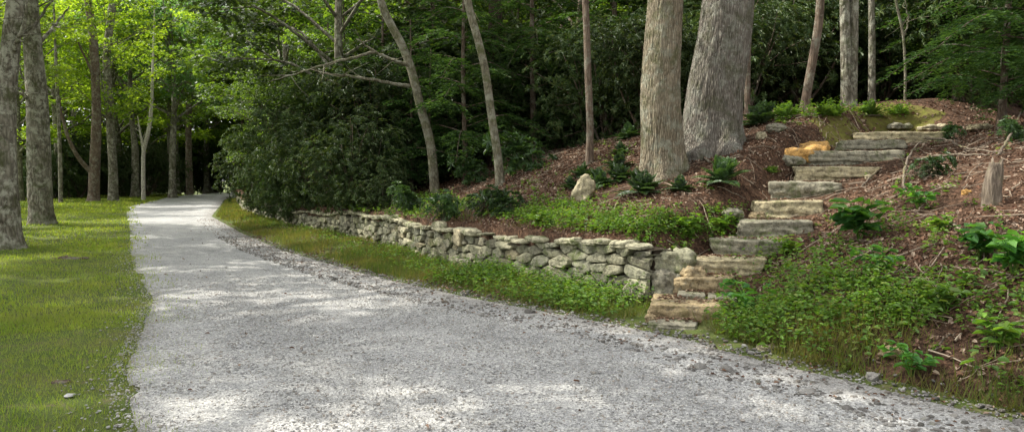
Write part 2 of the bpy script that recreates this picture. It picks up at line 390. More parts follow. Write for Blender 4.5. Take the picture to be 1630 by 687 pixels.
def bank_z(x, y):
    s, T = sT(x, y); t = np.maximum(T - foot(s), 0)
    a = np.interp(t, TT, H_R); b = np.interp(t, TT, H_W); c = np.interp(t, TT, H_F)
    wr = smooth(-.3, 1.6, s - t * .25); wf = smooth(6, 16, s)
    z = a * (1 - wr) + b * wr; z = z * (1 - wf) + c * wf
    z = z + .05 * lownoise(x * 1.7, y * 1.7) * smooth(.2, 1.5, t) + .018 * lownoise(x * 7, y * 6) * smooth(.1, .6, t)
    # stair corridor
    x = np.asarray(x, float); y = np.asarray(y, float)
    best = np.full(np.shape(x), 1e9); zs = np.zeros(np.shape(x))
    for i in range(len(SCx) - 1):
        p, q = SCx[i], SCx[i + 1]; d = q[:2] - p[:2]; L = d @ d
        k = np.clip(((x - p[0]) * d[0] + (y - p[1]) * d[1]) / L, 0, 1)
        dist = np.hypot(x - p[0] - k * d[0], y - p[1] - k * d[1])
        m = dist < best; best = np.where(m, dist, best); zs = np.where(m, p[2] + k * (q[2] - p[2]), zs)
    wst = 1 - smooth(.45, 1.15, best)
    return z * (1 - wst) + (zs - .21) * wst
def gz(x, y):
    s, T = sT(x, y)
    return np.where(T > foot(s), np.maximum(bank_z(x, y), low_z(x, y)), low_z(x, y))
def hit(px, py, lo=3.5, hi=90):
    d = ray(px, py); Y = np.linspace(lo, hi, 3000); P = CAM + d[None] * Y[:, None]
    g = gz(P[:, 0], P[:, 1]); i = np.argmax(P[:, 2] <= g)
    if P[i, 2] > g[i]: return None
    return np.array([P[i, 0], P[i, 1], g[i]])
def P3(x, y, dz=0): return np.stack([x, y, gz(x, y) + dz], -1)
def normal_at(x, y, e=.08):
    zx = (gz(x + e, y) - gz(x - e, y)) / (2 * e); zy = (gz(x, y + e) - gz(x, y - e)) / (2 * e)
    return unit(np.stack([-zx, -zy, np.ones_like(zx)], -1))

def grid_mesh(name, S, T, zf, m, smooth_=True, attr=None):
    """S (ns,), T (ns,nt) arrays in the path frame"""
    ns, ntt = T.shape; SS = np.repeat(S[:, None], ntt, 1)
    x, y = xy(SS, T); z = zf(x, y, SS, T)
    V = np.stack([x, y, z], -1).reshape(-1, 3)
    i = np.arange(ns - 1)[:, None] * ntt; j = np.arange(ntt - 1)[None]
    F = np.stack([i + j, i + ntt + j, i + ntt + j + 1, i + j + 1], -1).reshape(-1, 4)[:, ::-1]
    me = new_mesh(name, V, [F], m, [0], smooth_)
    if attr is not None:
        a = me.attributes.new('edge', 'FLOAT', 'POINT'); a.data.foreach_set('value', attr(SS, T).ravel().astype(np.float32))
    return me
def nonuni(a, b, fine0, fine1, step, grow=1.18):
    xs = list(np.arange(fine0, fine1, step)); d = step; x = xs[-1]
    while x < b: d *= grow; x += d; xs.append(min(x, b))
    d = step; x = fine0; pre = []
    while x > a: d *= grow; x -= d; pre.append(max(x, a))
    return np.array(pre[::-1] + xs)

S_ = nonuni(-40, 420, -6, 30, .12); Tn = nonuni(-400, 3.0, -7, 1.0, .12)
def z_ground(x, y, S, T):
    z = low_z(x, y); inside = np.minimum(T - edge_l(S), edge_r(S) - T)
    z = z - .06 * smooth(.12, .5, inside)
    return z - .5 * smooth(.5, 1.2, T - foot(S))
g = link('ground', grid_mesh('ground', S_, np.repeat(Tn[None], len(S_), 0), z_ground, M['ground'])); tag(g, kind='structure')
far = link('distant_ground', new_mesh('distant_ground', [(-900, -900, -.9), (900, -900, -.9), (900, 900, -.9), (-900, 900, -.9)], [[[0, 1, 2, 3]]], M['ground'], [0])); tag(far, kind='structure')

k = np.linspace(0, 1, 60)
el = edge_l(S_) + .12 * np.sin(S_ * 1.3 + 2 * np.sin(S_ * .7)) + .07 * np.sin(S_ * 4.1 + 1) + .04 * np.sin(S_ * 9.7); er = edge_r(S_) + .06 * np.sin(S_ * 1.9 + 2) + .04 * np.sin(S_ * 6.3)
Tp = el[:, None] + (er - el)[:, None] * k[None]
def z_path(x, y, S, T):
    kk = (T - edge_l(S)) / (edge_r(S) - edge_l(S))
    return low_z(x, y) + .012 - .03 * np.exp(-((kk - .33) / .09) ** 2) * 0.4 - .03 * np.exp(-((kk - .72) / .09) ** 2) * .4 + .004 * lownoise(x * 6, y * 7) - .03 * (smooth(.03, 0, kk) + smooth(.97, 1, kk))
p = link('gravel_path', grid_mesh('gravel_path', S_, Tp, z_path, M['gravel'], True,
         lambda S, T: np.maximum(np.clip(1.15 - (edge_r(S) - T) / .85, 0, 1), np.clip(.9 - (T - edge_l(S)) / .5, 0, 1)))); tag(p, kind='structure')

Sb = nonuni(-25, 380, -6, 26, .11); tb = np.concatenate([[0.0, .02], nonuni(.08, 300, .08, 9, .11, 1.15)])
Tb = foot(Sb)[:, None] + .06 + tb[None]
def z_bank(x, y, S, T):
    z = bank_z(x, y); z[:, 0] = -.3; return z
b_ = link('bank_terrain', grid_mesh('bank_terrain', Sb, Tb, z_bank, M['bank'])); tag(b_, kind='structure')

# ------------------------------------------------------------------ rocks
def cube_sphere(n):
    V, F, idx = [], [], {}
    def vid(p):
        if p not in idx: idx[p] = len(V); V.append([2 * c / n - 1 for c in p])
        return idx[p]
    for ax in range(3):
        for sgn in (0, n):
            for i in range(n):
                for j in range(n):
                    q = []
                    for (a, b) in ((i, j), (i + 1, j), (i + 1, j + 1), (i, j + 1)):
                        v = [0, 0, 0]; v[ax] = sgn; v[(ax + 1) % 3] = a; v[(ax + 2) % 3] = b; q.append(vid(tuple(v)))
                    F.append(q if sgn else q[::-1])
    return np.array(V, float), np.array(F)
CS = {n: cube_sphere(n) for n in (2, 4, 8, 14, 20)}
def rock(w, d, h, seed, n=8, power=6, rough=.05, layer=0.0):
    """blocky rock centred at the origin; power high = box"""
    V, F = CS[n]; rs = np.random.RandomState(seed)
    r = (np.abs(V) ** power).sum(1) ** (1 / power); U = V / r[:, None]
    sz = np.array([w, d, h]) / 2; P = U * sz
    # tapers and shear for irregular outline
    P[:, 0] *= 1 + rs.uniform(-.10, .10) * U[:, 2] + rs.uniform(-.08, .08) * U[:, 1]
    P[:, 2] *= 1 + rs.uniform(-.12, .12) * U[:, 0]
    P[:, 1] *= 1 + rs.uniform(-.12, .12) * U[:, 0]
    m = min(w, d, h); nr = unit(U ** 3)
    off = fnoise(P, 2.2 / max(w, d, h) * 1.6, seed * 3.1, 3) * rough * max(w, h) + fnoise(P, 9.0 / max(w, d, h), seed * 1.3 + 5, 3) * rough * m * .8
    if layer: off = off + layer * np.sin(P[:, 2] / h * 14 + 3 * fnoise(P, 3, seed)) * m * .05 * (1 - np.abs(nr[:, 2]))
    return P + nr * off[:, None], F
def place(V, loc, rz=0, rx=0, ry=0):
    from mathutils import Euler
    Mx = np.array(Euler((rx, ry, rz)).to_matrix()); return V @ Mx.T + np.asarray(loc)

# ------------------------------------------------------------------ stone staircase
st = empty('stone_staircase', (SC[0][0], SC[0][1], 0))
tag(st, 'rough stone steps climbing the leafy bank from the gravel path', 'staircase')
mats_st = ['step_grey', 'step_tan', 'step_grey', 'step_tan', 'step_light', 'step_grey', 'step_grey', 'step_light', 'step_grey', 'step_light', 'step_grey', 'step_grey', 'step_light']
zprev = 0
lab_st = {1: 'thick tan step with an orange stained face', 7: 'thick pale yellowish step halfway up', 2: 'thin grey step laid as two blocks'}
rs = np.random.RandomState(4)
for i, (pc, wd) in enumerate(ST):
    top = pc[2]; bot = zprev - .06; h = top - bot; dep = .52
    rz = R(-17) + rs.uniform(-.06, .06)
    ctr = np.array([pc[0], pc[1] + dep / 2 * .95, (top + bot) / 2]) - np.array([st.location[0], st.location[1], 0])
    G = Geo()
    if i == 2:
        for q, (ox, fr) in enumerate(((-.25, .47), (.26, .5))):
            V, F = rock(wd * fr, dep, h, 50 + q, 14, 26, .022, .3); G.add(place(V, ctr + np.array([ox * wd, -ox * .25, q * -.01]), rz), F)
    elif i in (9, 10, 11):
        V, F = rock(wd * .98, dep, h * .55, 20 + i, 20, 16, .025, .5); G.add(place(V, ctr + np.array([0, 0, h * .22]), rz), F)
        V, F = rock(wd * .86, dep, h * .62, 30 + i, 20, 16, .025, .5); G.add(place(V, ctr + np.array([-.08, .06, -h * .25]), rz), F)
    else:
        V, F = rock(wd, dep, h, 20 + i, 20, 18, .034, .6); G.add(place(V, ctr, rz), F)
    o = link('step', G.mesh('step', M[mats_st[i]], False), st)
    if i in lab_st: o['label'] = lab_st[i]
    zprev = top

# ------------------------------------------------------------------ dry stone wall
def clip_poly(poly, a, b, c):
    out = []; n = len(poly)
    for i in range(n):
        p, q = poly[i], poly[(i + 1) % n]; dp = a * p[0] + b * p[1] - c; dq = a * q[0] + b * q[1] - c
        if dp <= 0: out.append(p)
        if dp * dq < 0: t = dp / (dp - dq); out.append((p[0] + t * (q[0] - p[0]), p[1] + t * (q[1] - p[1])))
    return out
wall = empty('stone_wall', (*xy(1.0, foot(1.0)), 0)); tag(wall, 'low dry stone retaining wall of lichen stained fieldstone along the verge', 'stone wall')
WL = np.array([wall.location[0], wall.location[1], 0])
W0, W1 = 1.0, 46.0
sw = np.linspace(W0, W1, 400); fx = foot(sw)
fx = np.convolve(np.pad(fx, 8, mode='edge'), np.ones(17) / 17, 'valid')
xw, yw = xy(sw, fx); arc = np.concatenate([[0], np.cumsum(np.hypot(np.diff(xw), np.diff(yw)))])
def wall_pt(l, out=0.0):
    x = np.interp(l, arc, xw); y = np.interp(l, arc, yw)
    x2 = np.interp(l + .3, arc, xw) ; y2 = np.interp(l + .3, arc, yw); x1 = np.interp(l - .3, arc, xw); y1 = np.interp(l - .3, arc, yw)
    tx, ty = x2 - x1, y2 - y1; L = np.maximum(np.hypot(tx, ty), 1e-6); nx, ny = -ty / L, tx / L     # left normal = towards the path
    sgn = np.sign(nx * -N2[0] + ny * -N2[1]); nx, ny = nx * sgn, ny * sgn
    return x + nx * out, y + ny * out, nx, ny
rs = np.random.RandomState(11)
WLEN = arc[-1]
def wall_top(l): return .735 + .03 * np.sin(l * 1.7) + .03 * np.sin(l * .6 + 1) - .10 * smooth(9, 16, l) - .12 * smooth(24, 40, l)
seeds = []
rowh = [.0, .06, .11, .165, .22, .30, .43, .57, .68]
for ri, z in enumerate(rowh):
    l = rs.uniform(0, .2); big = ri in (5, 6, 7)
    while l < WLEN:
        f = 1.0 if l < 12 else 1.2
        wd = (rs.uniform(.17, .56) if big else rs.uniform(.16, .5)) * f
        seeds.append((l + wd / 2, z + rs.uniform(-.03, .03), wd)); l += wd
seeds = np.array(seeds); AN = 2.3   # anisotropy
G = Geo()
for i, (l, z, wd) in enumerate(seeds):
    if l < .05 or l > WLEN - .3: continue
    top = wall_top(l) - .05
    if z > top - .02: continue
    poly = [(l - .6, -.12), (l + .6, -.12), (l + .6, top), (l - .6, top)]
    near = np.where((np.abs(seeds[:, 0] - l) < 1.0) & (np.abs(seeds[:, 1] - z) < .35))[0]
    for j in near:
        if j == i: continue
        a = (seeds[j, 0] - l); b = (seeds[j, 1] - z) * AN * AN
        mx, mz = (seeds[j, 0] + l) / 2, (seeds[j, 1] + z) / 2
        poly = clip_poly(poly, a, b, a * mx + b * mz)
        if len(poly) < 3: break
    if len(poly) < 3: continue
    q = np.array(poly); c = q.mean(0)
    ext = q.max(0) - q.min(0)
    if ext[1] < .025 or ext[0] < .05: continue
    ang = rs.uniform(-.12, .12); Rm = np.array([[math.cos(ang), -math.sin(ang)], [math.sin(ang), math.cos(ang)]])
    gap = rs.uniform(.003, .010)
    q = c + (q - c) * np.maximum(1 - gap * 2 / ext, .6); q = c + ((q - c) @ Rm.T) * 1.0
    for it in range(2):
        nx_ = np.roll(q, -1, 0); r_ = .13 if it == 0 else .22
        q = np.stack([q * (1 - r_) + nx_ * r_, q * r_ + nx_ * (1 - r_)], 1).reshape(-1, 2)
    n = len(q); push = rs.uniform(-.035, .06); tilt = rs.uniform(-.25, .25, 2)
    rings = []
    for sc_, dp in ((1.0, -.22), (1.0, -.01), (.975, .018), (.90, .030), (.5, .036), (.0, .036)):
        qq = c + (q - c) * sc_
        dep = push + dp + ((qq - c) @ tilt) * .5
        nz = fnoise(np.stack([qq[:, 0], qq[:, 1], np.full(n, dp)], -1), 7, i * .37, 3) * (.022 if dp > -.1 else 0)
        x, y, _, _ = wall_pt(qq[:, 0], 0.0); _, _, nxx, nyy = wall_pt(qq[:, 0])
        e = dep + nz + .04 - qq[:, 1] * .09
        rings.append(np.stack([x + nxx * e, y + nyy * e, qq[:, 1] + nz * .4], -1))
    V = np.concatenate(rings); F = []
    for r_ in range(5):
        for k_ in range(n):
            F.append([r_ * n + k_, r_ * n + (k_ + 1) % n, (r_ + 1) * n + (k_ + 1) % n, (r_ + 1) * n + k_])
    G.add(V - WL, np.array(F))
link('stonework', G.mesh('stonework', M['wall_stone'], False), wall)
# dark core behind the stones
ls = np.linspace(0.02, WLEN, 300); G = Geo(); VV = []
for (o_, zf) in ((-.03, -.1), (-.09, .97), (-.42, .97), (-.42, -.1)):
    x, y, _, _ = wall_pt(ls, o_); z = np.where(zf < 0, -.15, wall_top(ls) - .045); VV.append(np.stack([x, y, z + 0 * x], -1))
VV = np.stack(VV, 1).reshape(-1, 3) - WL; n = len(ls)
F = np.array([[i * 4 + k_, i * 4 + (k_ + 1) % 4, i * 4 + 4 + (k_ + 1) % 4, i * 4 + 4 + k_] for i in range(n - 1) for k_ in range(4)])
G.add(VV, [F, np.array([[0, 1, 2, 3]])]); link('earth_core', G.mesh('earth_core', M['dark_earth']), wall)
l = .15; ci = 0
while l < 24:
    wd = rs.uniform(.16, .58); hh = rs.uniform(.035, .11); dp = rs.uniform(.28, .42)
    x, y, nx, ny = wall_pt(l + wd / 2, -.08); ang = math.atan2(ny, nx) + math.pi / 2
    big = False
    if abs(l - 5.2) < .25: hh = .18
    V, F = rock(wd, dp, hh, 300 + ci, 8, 5, .06, .8)
    V = place(V, np.array([x, y, wall_top(l + wd / 2) - .05 + hh * .35 + rs.uniform(-.02, .02)]) - WL, ang + rs.uniform(-.15, .15), rs.uniform(-.06, .06), rs.uniform(-.09, .09))
    G = Geo(); G.add(V, F); link('capstone', G.mesh('capstone', M['wall_stone'], False), wall)
    l += wd * rs.uniform(.95, 1.5); ci += 1
# a square slab set on its edge at the top of the wall
t_ = at(741, 369, 13.0); V, F = rock(.25, .10, .27, 77, 8, 9, .04); G = Geo()
sl, _T = sT(t_[0], t_[1]); lq = np.interp(sl, sw, arc); x, y, nx, ny = wall_pt(lq, .06)
G.add(place(V, np.array([x, y, .60]) - WL, math.atan2(ny, nx) + math.pi / 2, 0, .18), F)
o = link('upright_slab', G.mesh('upright_slab', M['pale_stone'], True), wall); o['label'] = 'pale square slab leaning upright near the top of the wall'

# ------------------------------------------------------------------ loose rocks
def loose_rock(name, px, py, w_, d_, h_, seed, m, label, cat='rock', rz=0, ry=0, rx=0, power=4, sink=.35, group=None, Y=None):
    p = hit(px, py) if Y is None else at(px, py, Y)
    V, F = rock(w_, d_, h_, seed, 14, power, .11, .6); G = Geo(); G.add(place(V, (0, 0, h_ * (.5 - sink)), rz, rx, ry), F)
    o = link(name, G.mesh(name, M[m], True), None, p); tag(o, label, cat, group); return o
loose_rock('standing_stone', 929, 318, .30, .14, .46, 3, 'pale_stone', 'pale rounded slab standing upright among ferns left of the thick oak', 'stone', R(-12), .35, 0, 3, .12)
loose_rock('ochre_rock', 1278, 250, .78, .5, .20, 8, 'ochre_stone', 'flat orange ochre rock beside the upper left of the steps', 'rock', R(-8), -.14, .22, 5, .2)
loose_rock('flat_stone', 1432, 207, .50, .35, .12, 9, 'step_grey', 'flat grey stone at the head of the steps', 'rock', .1, 0, 0, 4, .2)
loose_rock('flat_stone', 1487, 207, .58, .4, .11, 10, 'pale_stone', 'flat cream stone right of the grey one at the head of the steps', 'rock', -.1, 0, 0, 4, .2)
loose_rock('flat_stone', 1560, 206, .40, .3, .10, 12, 'step_light', 'mossy pale stone under the hemlock branches at top right', 'rock', .2, 0, 0, 4, .2)
loose_rock('rock', 1236, 210, .34, .25, .15, 13, 'step_grey', 'broken grey rock right behind the widest oak', 'rock', .4, .1, 0, 3, .2)
loose_rock('rock', 1212, 222, .16, .14, .15, 14, 'pale_stone', 'small pale upright rock at the right foot of the widest oak', 'rock', .4, .3, 0, 3, .2)
loose_rock('rock', 1262, 262, .34, .3, .16, 15, 'step_grey', 'dark grey rock just below the orange ochre rock', 'rock', .2, .1, 0, 3.2, .3)
loose_rock('rock', 1205, 352, .22, .2, .18, 16, 'step_tan', 'small tan rock left of the pale yellowish step', 'rock', .2, 0, 0, 3, .25)
loose_rock('rock', 1165, 345, .3, .25, .16, 17, 'step_grey', 'half buried brown grey rock left of the seventh step', 'rock', .2, 0, 0, 3, .35)
loose_rock('rock', 1066, 432, .60, .42, .27, 18, 'wall_stone', 'big pale block ending the wall beside the steps', 'rock', -.15, 0, 0, 6, 0, Y=9.45)
loose_rock('rock', 1062, 474, .40, .34, .34, 19, 'step_grey', 'mossy brown boulder under the big pale block beside the steps', 'rock', .3, 0, 0, 4, 0, Y=9.25)
loose_rock('rock', 1100, 452, .30, .34, .22, 23, 'step_tan', 'brown stone wedged between the big pale block and the fourth step', 'rock', .1, 0, 0, 4, 0, Y=9.25)
loose_rock('rock', 1058, 482, .26, .24, .10, 21, 'step_tan', 'small tan stone left of the two block step', 'rock', .0, 0, 0, 5, 0, Y=8.9)
loose_rock('rock', 1036, 512, .12, .12, .10, 22, 'step_tan', 'fist sized reddish stone left of the thick tan step', 'rock', .0, 0, 0, 3, .1, Y=8.3)
loose_rock('rock', 1022, 500, .5, .3, .45, 24, 'step_grey', 'dark mossy stones closing the foot of the wall end', 'rock', .0, 0, 0, 4, .1, Y=9.4)
loose_rock('surface_root', 108, 412, .75, .12, .07, 31, 'bark_brown', 'weathered root showing flat in the lawn near the left maples', 'root', .1, 0, 0, 3, .3)
loose_rock('rock', 1222, 556, .20, .12, .07, 33, 'pale_stone', 'small pale stone at the foot of the weeds below the steps', 'rock', -.2)
loose_rock('rock', 998, 556, .13, .10, .06, 34, 'gravel_stone', 'largest loose grey stone in the gravel below the steps', 'rock', .5)
loose_rock('rock', 1425, 563, .22, .12, .08, 35, 'step_tan', 'tan stone lying in the grass at the lower right', 'rock', .1)
loose_rock('rock', 1385, 283, .13, .10, .08, 36, 'pale_stone', 'small cream stone among leaves right of the tenth step', 'rock', .1)
loose_rock('rock', 1538, 308, .09, .08, .07, 37, 'ochre_stone', 'little yellow stone on the litter left of the stump', 'rock', .1)
loose_rock('wood_chip', 96, 610, .13, .06, .03, 38, 'bark_brown', 'small brown wood chip in the near left lawn', 'wood chip', .1)

exec_parts = True
# ------------------------------------------------------------------ trees
def hero_trunk(pts, radii, m, seg=48, flare=0.0, lobes=5, ridge=0.0, seed=0, rings=90, ridge_n=22):
    dn = spline(pts, 500); Ld = np.concatenate([[0], np.cumsum(np.linalg.norm(np.diff(dn, axis=0), axis=1))])
    L = Ld[-1] * np.linspace(0, 1, rings) ** (1.7 if rings > 55 else 1.0); c = np.stack([np.interp(L, Ld, dn[:, k]) for k in range(3)], -1)
    ctl = Ld[np.round(np.linspace(0, 499, len(pts))).astype(int)] if len(radii) == len(pts) else np.linspace(0, Ld[-1], len(radii))
    r = np.interp(L, ctl, radii); r = np.convolve(np.pad(r, 3, mode='edge'), np.ones(7) / 7, 'valid')
    a = np.arange(seg) / seg * 2 * np.pi; rs = np.random.RandomState(seed); ph = rs.uniform(0, 6, 6)
    V = []
    for i in range(rings):
        d = unit(c[min(i + 1, rings - 1)] - c[max(i - 1, 0)]); x = unit(np.array([1., 0, 0]) - d * d[0]); y = np.cross(d, x)
        fl = flare * np.exp(-max(0, L[i] - .3) / (.28 + .35 * 0)) * (1 + .45 * np.sin(lobes * a + ph[0]) + .2 * np.sin((lobes + 3) * a + ph[1]))
        lum = .035 * np.sin(2 * a + ph[2] + L[i] * .9) + .025 * np.sin(3 * a + ph[3] - L[i] * 1.3)
        if ridge:
            kf = ridge_n / 3.6; nz_ = np.array([mnoise.fractal((math.cos(q) * kf + seed, math.sin(q) * kf, L[i] * 1.8), 1.0, 2.1, 3) for q in a])
            rd = ridge * (1 - np.clip(np.abs(nz_) * 3.2, 0, 1.4)) * .9
        else: rd = 0
        rr = r[i] * (1 + fl + lum) + rd
        V.append(c[i] + np.outer(np.cos(a) * rr, x) + np.outer(np.sin(a) * rr, y))
    V = np.concatenate(V); i = np.arange(rings - 1)[:, None] * seg; j = np.arange(seg)[None]
    F = np.stack([i + j, i + (j + 1) % seg, i + seg + (j + 1) % seg, i + seg + j], -1).reshape(-1, 4)
    return V, F

def layered_clumps(rs, C_, r, n_per, size, shape, flat=.35, droop=.25, keep=None):
    """leaf sprays round the clump centres C_ (k,3)"""
    k = len(C_); P = np.repeat(C_, n_per, 0); n = len(P)
    rr = np.repeat(np.broadcast_to(r, (k,)), n_per)
    a = rs.uniform(0, 2 * np.pi, n); q = np.sqrt(rs.uniform(0, 1, n)) * rr
    off = np.stack([np.cos(a) * q, np.sin(a) * q, rs.normal(0, flat, n) * rr * .5 - droop * q * q / np.maximum(rr, .01)], -1)
    P = P + off
    D = np.stack([np.cos(a + rs.normal(0, .7, n)), np.sin(a + rs.normal(0, .7, n)), rs.normal(-.35, .35, n)], -1)
    N = np.stack([rs.normal(0, .42, n), rs.normal(0, .42, n), np.ones(n)], -1)
    s = size * rs.uniform(.6, 1.25, n)
    return leaves(P, D, N, s, s * (.95 if shape != 'maple' else 1.0), shape)

def broadleaf(seed, H=13, h0=3.5, R0=4.5, n_limb=16, leaf=.17, n_per=34, m_leaf='maple_leaf', m_bark='bark_maple', tr=.28, shape='diamond', lean=0.0, bare=False, sub=5, trunk_mesh=True, start=None):
    """returns (trunk mesh, crown mesh)"""
    rs = np.random.RandomState(seed); T = Geo()
    tp = [(0, 0, -.3), (rs.uniform(-.1, .1), rs.uniform(-.1, .1), H * .25), (lean + rs.uniform(-.3, .3), rs.uniform(-.3, .3), H * .55), (lean * 1.5 + rs.uniform(-.4, .4), rs.uniform(-.4, .4), H * .92)]
    c = spline(tp, 40); V, F = hero_trunk(tp, [tr * 1.1, tr * .9, tr * .65, tr * .12], None, 18, .45, 5, 0, seed, 40); T.add(V, F)
    cl = []; rad = []
    for i in range(n_limb):
        f = (i + rs.uniform(0, .8)) / n_limb; z = h0 + (H * .88 - h0) * f
        k = np.argmin(np.abs(c[:, 2] - z)); b0 = c[k]
        az = i * 2.4 + rs.uniform(-.5, .5); prof = math.sin(math.pi * min(1, .22 + f * .72)) ** .7
        L = R0 * prof * rs.uniform(.75, 1.15); up = rs.uniform(.15, .55) + f * .5
        tip = b0 + np.array([math.cos(az) * L, math.sin(az) * L, L * up]); mid = b0 + (tip - b0) * .5 + np.array([rs.uniform(-.3, .3), rs.uniform(-.3, .3), L * .12])
        q = spline([b0, mid, tip], 9); r0 = tr * (.42 - .25 * f)
        V, F = tube(q, np.linspace(r0, .015, 9), 6); T.add(V, F)
        for j in range(sub):
            g = .35 + .65 * (j + rs.uniform(0, 1)) / sub; bb = q[int(g * 8)]; a2 = az + rs.choice([-1, 1]) * rs.uniform(.4, 1.3); l2 = L * rs.uniform(.25, .5) * (1.2 - g * .5)
            t2 = bb + np.array([math.cos(a2) * l2, math.sin(a2) * l2, l2 * rs.uniform(-.1, .45)])
            q2 = spline([bb, (bb + t2) / 2 + rs.uniform(-.12, .12, 3), t2], 5); V, F = tube(q2, np.linspace(.03, .008, 5), 4); T.add(V, F)
            for w_ in (.45, .75, 1.0):
                if rs.rand() < .9: cl.append(bb + (t2 - bb) * w_ + rs.uniform(-.25, .25, 3)); rad.append(rs.uniform(.35, .75))
        cl.append(tip); rad.append(.7)
    cl = np.array(cl); rad = np.array(rad)
    V, F = layered_clumps(rs, cl, rad * (R0 / 4.5) ** .5, n_per, leaf, shape)
    K = Geo(); K.add(V, F)
    return T.mesh('trunk', M[m_bark], True), K.mesh('crown', M[m_leaf])

def hemlock(seed, H=9, h0=.7, R0=2.8, tr=.11, nb=46, dens=1.0, m_bark='bark_brown'):
    rs = np.random.RandomState(seed); T = Geo(); K = Geo()
    tp = [(0, 0, -.2), (rs.uniform(-.1, .1), rs.uniform(-.1, .1), H * .5), (0, 0, H)]
    V, F = hero_trunk(tp, [tr, tr * .6, .02], None, 12, .4, 5, 0, seed, 24); T.add(V, F)
    PP, DD, NN, LL = [], [], [], []
    for i in range(nb):
        f = (i + rs.rand()) / nb; z = h0 + (H - h0) * f; L = R0 * (1 - f) ** .75 * rs.uniform(.6, 1.1) + .25; az = i * 2.4 + rs.uniform(-.6, .6)
        d = np.array([math.cos(az), math.sin(az), 0]); b0 = np.array([0, 0, z])
        q = spline([b0, b0 + d * L * .5 + np.array([0, 0, L * .10]), b0 + d * L + np.array([0, 0, -L * rs.uniform(.05, .25)])], 14)
        V, F = tube(q, np.linspace(.022, .004, 14), 4); T.add(V, F)
        side = np.array([-d[1], d[0], 0])
        nt_ = int(L / .085)
        for j in range(nt_):                    # branchlets off the branch, feathered both sides
            g = .12 + .88 * j / nt_; p = q[min(13, int(g * 13))] ; sg = 1 if j % 2 else -1
            l2 = L * .42 * (1.05 - g) * rs.uniform(.7, 1.2) + .12
            dd = d * rs.uniform(.55, .9) + side * sg * rs.uniform(.6, 1) + np.array([0, 0, rs.uniform(-.35, .05)]); dd /= np.linalg.norm(dd)
            m_ = max(4, int(l2 / .03 * dens)); t = np.linspace(.05, 1, m_)[:, None]
            pts = p + dd * l2 * t + np.array([0, 0, -.22 * l2]) * t * t + rs.normal(0, .012, (m_, 3))
            s2 = np.cross(dd, [0, 0, 1.]); sg2 = np.where(np.arange(m_) % 2, 1, -1)[:, None]
            D = dd * .8 + s2 * sg2 * 1.0 + rs.normal(0, .2, (m_, 3)); PP.append(pts); DD.append(D)
            NN.append(np.array([0, 0, 1.]) + rs.normal(0, .3, (m_, 3))); LL.append(rs.uniform(.09, .19, m_) * (1.1 - .5 * t[:, 0]))
    P, D, N, L = map(np.concatenate, (PP, DD, NN, LL))
    V, F = leaves(P, D, N, L, L * .30, 'diamond'); K.add(V, F)
    return T.mesh('trunk', M[m_bark], True), K.mesh('crown', M['hemlock'])

def rhodo(seed, H=3.2, R0=2.0, nw=900, leaf=.15, m='rhodo_leaf', whorl=8, shape='oval', aspect=.30):
    """big evergreen shrub: crooked stems, whorls of long leaves at the twig ends"""
    rs = np.random.RandomState(seed); T = Geo(); PP, DD, NN, LL = [], [], [], []
    lob = [(np.array([rs.uniform(-.55, .55) * R0, rs.uniform(-.55, .55) * R0, H * rs.uniform(.16, .72)]), rs.uniform(.4, .65) * R0) for _ in range(11)]
    for c, r in lob:
        q = spline([(rs.uniform(-.2, .2), rs.uniform(-.2, .2), -.1), c * .5 + rs.uniform(-.2, .2, 3), c + np.array([0, 0, r * .5])], 8)
        V, F = tube(q, np.linspace(.045, .012, 8) * min(1, H / 3), 5); T.add(V, F)
        for _ in range(4):
            e = c + unit(rs.normal(0, 1, 3)) * r * .8; q2 = spline([q[4], (q[4] + e) / 2 + rs.uniform(-.1, .1, 3), e], 5); V, F = tube(q2, np.linspace(.018, .006, 5) * min(1, H / 3), 4); T.add(V, F)
    for w_ in range(nw):
        c, r = lob[rs.randint(len(lob))]; u = unit(rs.normal(0, 1, 3)); u[2] = abs(u[2]) * (1 if rs.rand() < .72 else -1)
        rr = r * rs.uniform(.6, 1.08); p = c + u * rr * np.array([1, 1, .85])
        p = p + .16 * np.array([math.sin(p[1] * 5), math.sin(p[2] * 6), math.sin(p[0] * 5)])
        if p[2] < -.25 * H / 3: continue
        ax = unit(u + np.array([0, 0, .6]) + rs.normal(0, .3, 3)); x = unit(np.cross(ax, [.3, .5, .8])); y = np.cross(ax, x)
        a = np.arange(whorl) / whorl * 6.283 + rs.rand() * 6; l = leaf * rs.uniform(.7, 1.15)
        d = np.outer(np.cos(a), x) + np.outer(np.sin(a), y) + ax * rs.uniform(-.25, .35)
        PP.append(np.repeat(p[None], whorl, 0)); DD.append(d); NN.append(ax + rs.normal(0, .25, (whorl, 3))); LL.append(l * rs.uniform(.75, 1.1, whorl))
    P, D, N, L = map(np.concatenate, (PP, DD, NN, LL)); V, F = leaves(P, D, N, L, L * aspect, shape); K = Geo(); K.add(V, F)
    return T.mesh('stems', M['bark_brown'], True), K.mesh('foliage', M[m])

def plant_tree(name, meshes, loc, rz, scale, label, cat='tree', group=None, parts=('trunk', 'crown'), sz=None):
    e = empty(name, loc, rz); e.scale = (scale, scale, scale * (sz or 1)); tag(e, label, cat, group)
    for n, me in zip(parts, meshes):
        if me is not None: link(n, me, e)
    return e
def gpt(x, y, dz=0): return (x, y, float(gz(x, y)) + dz)

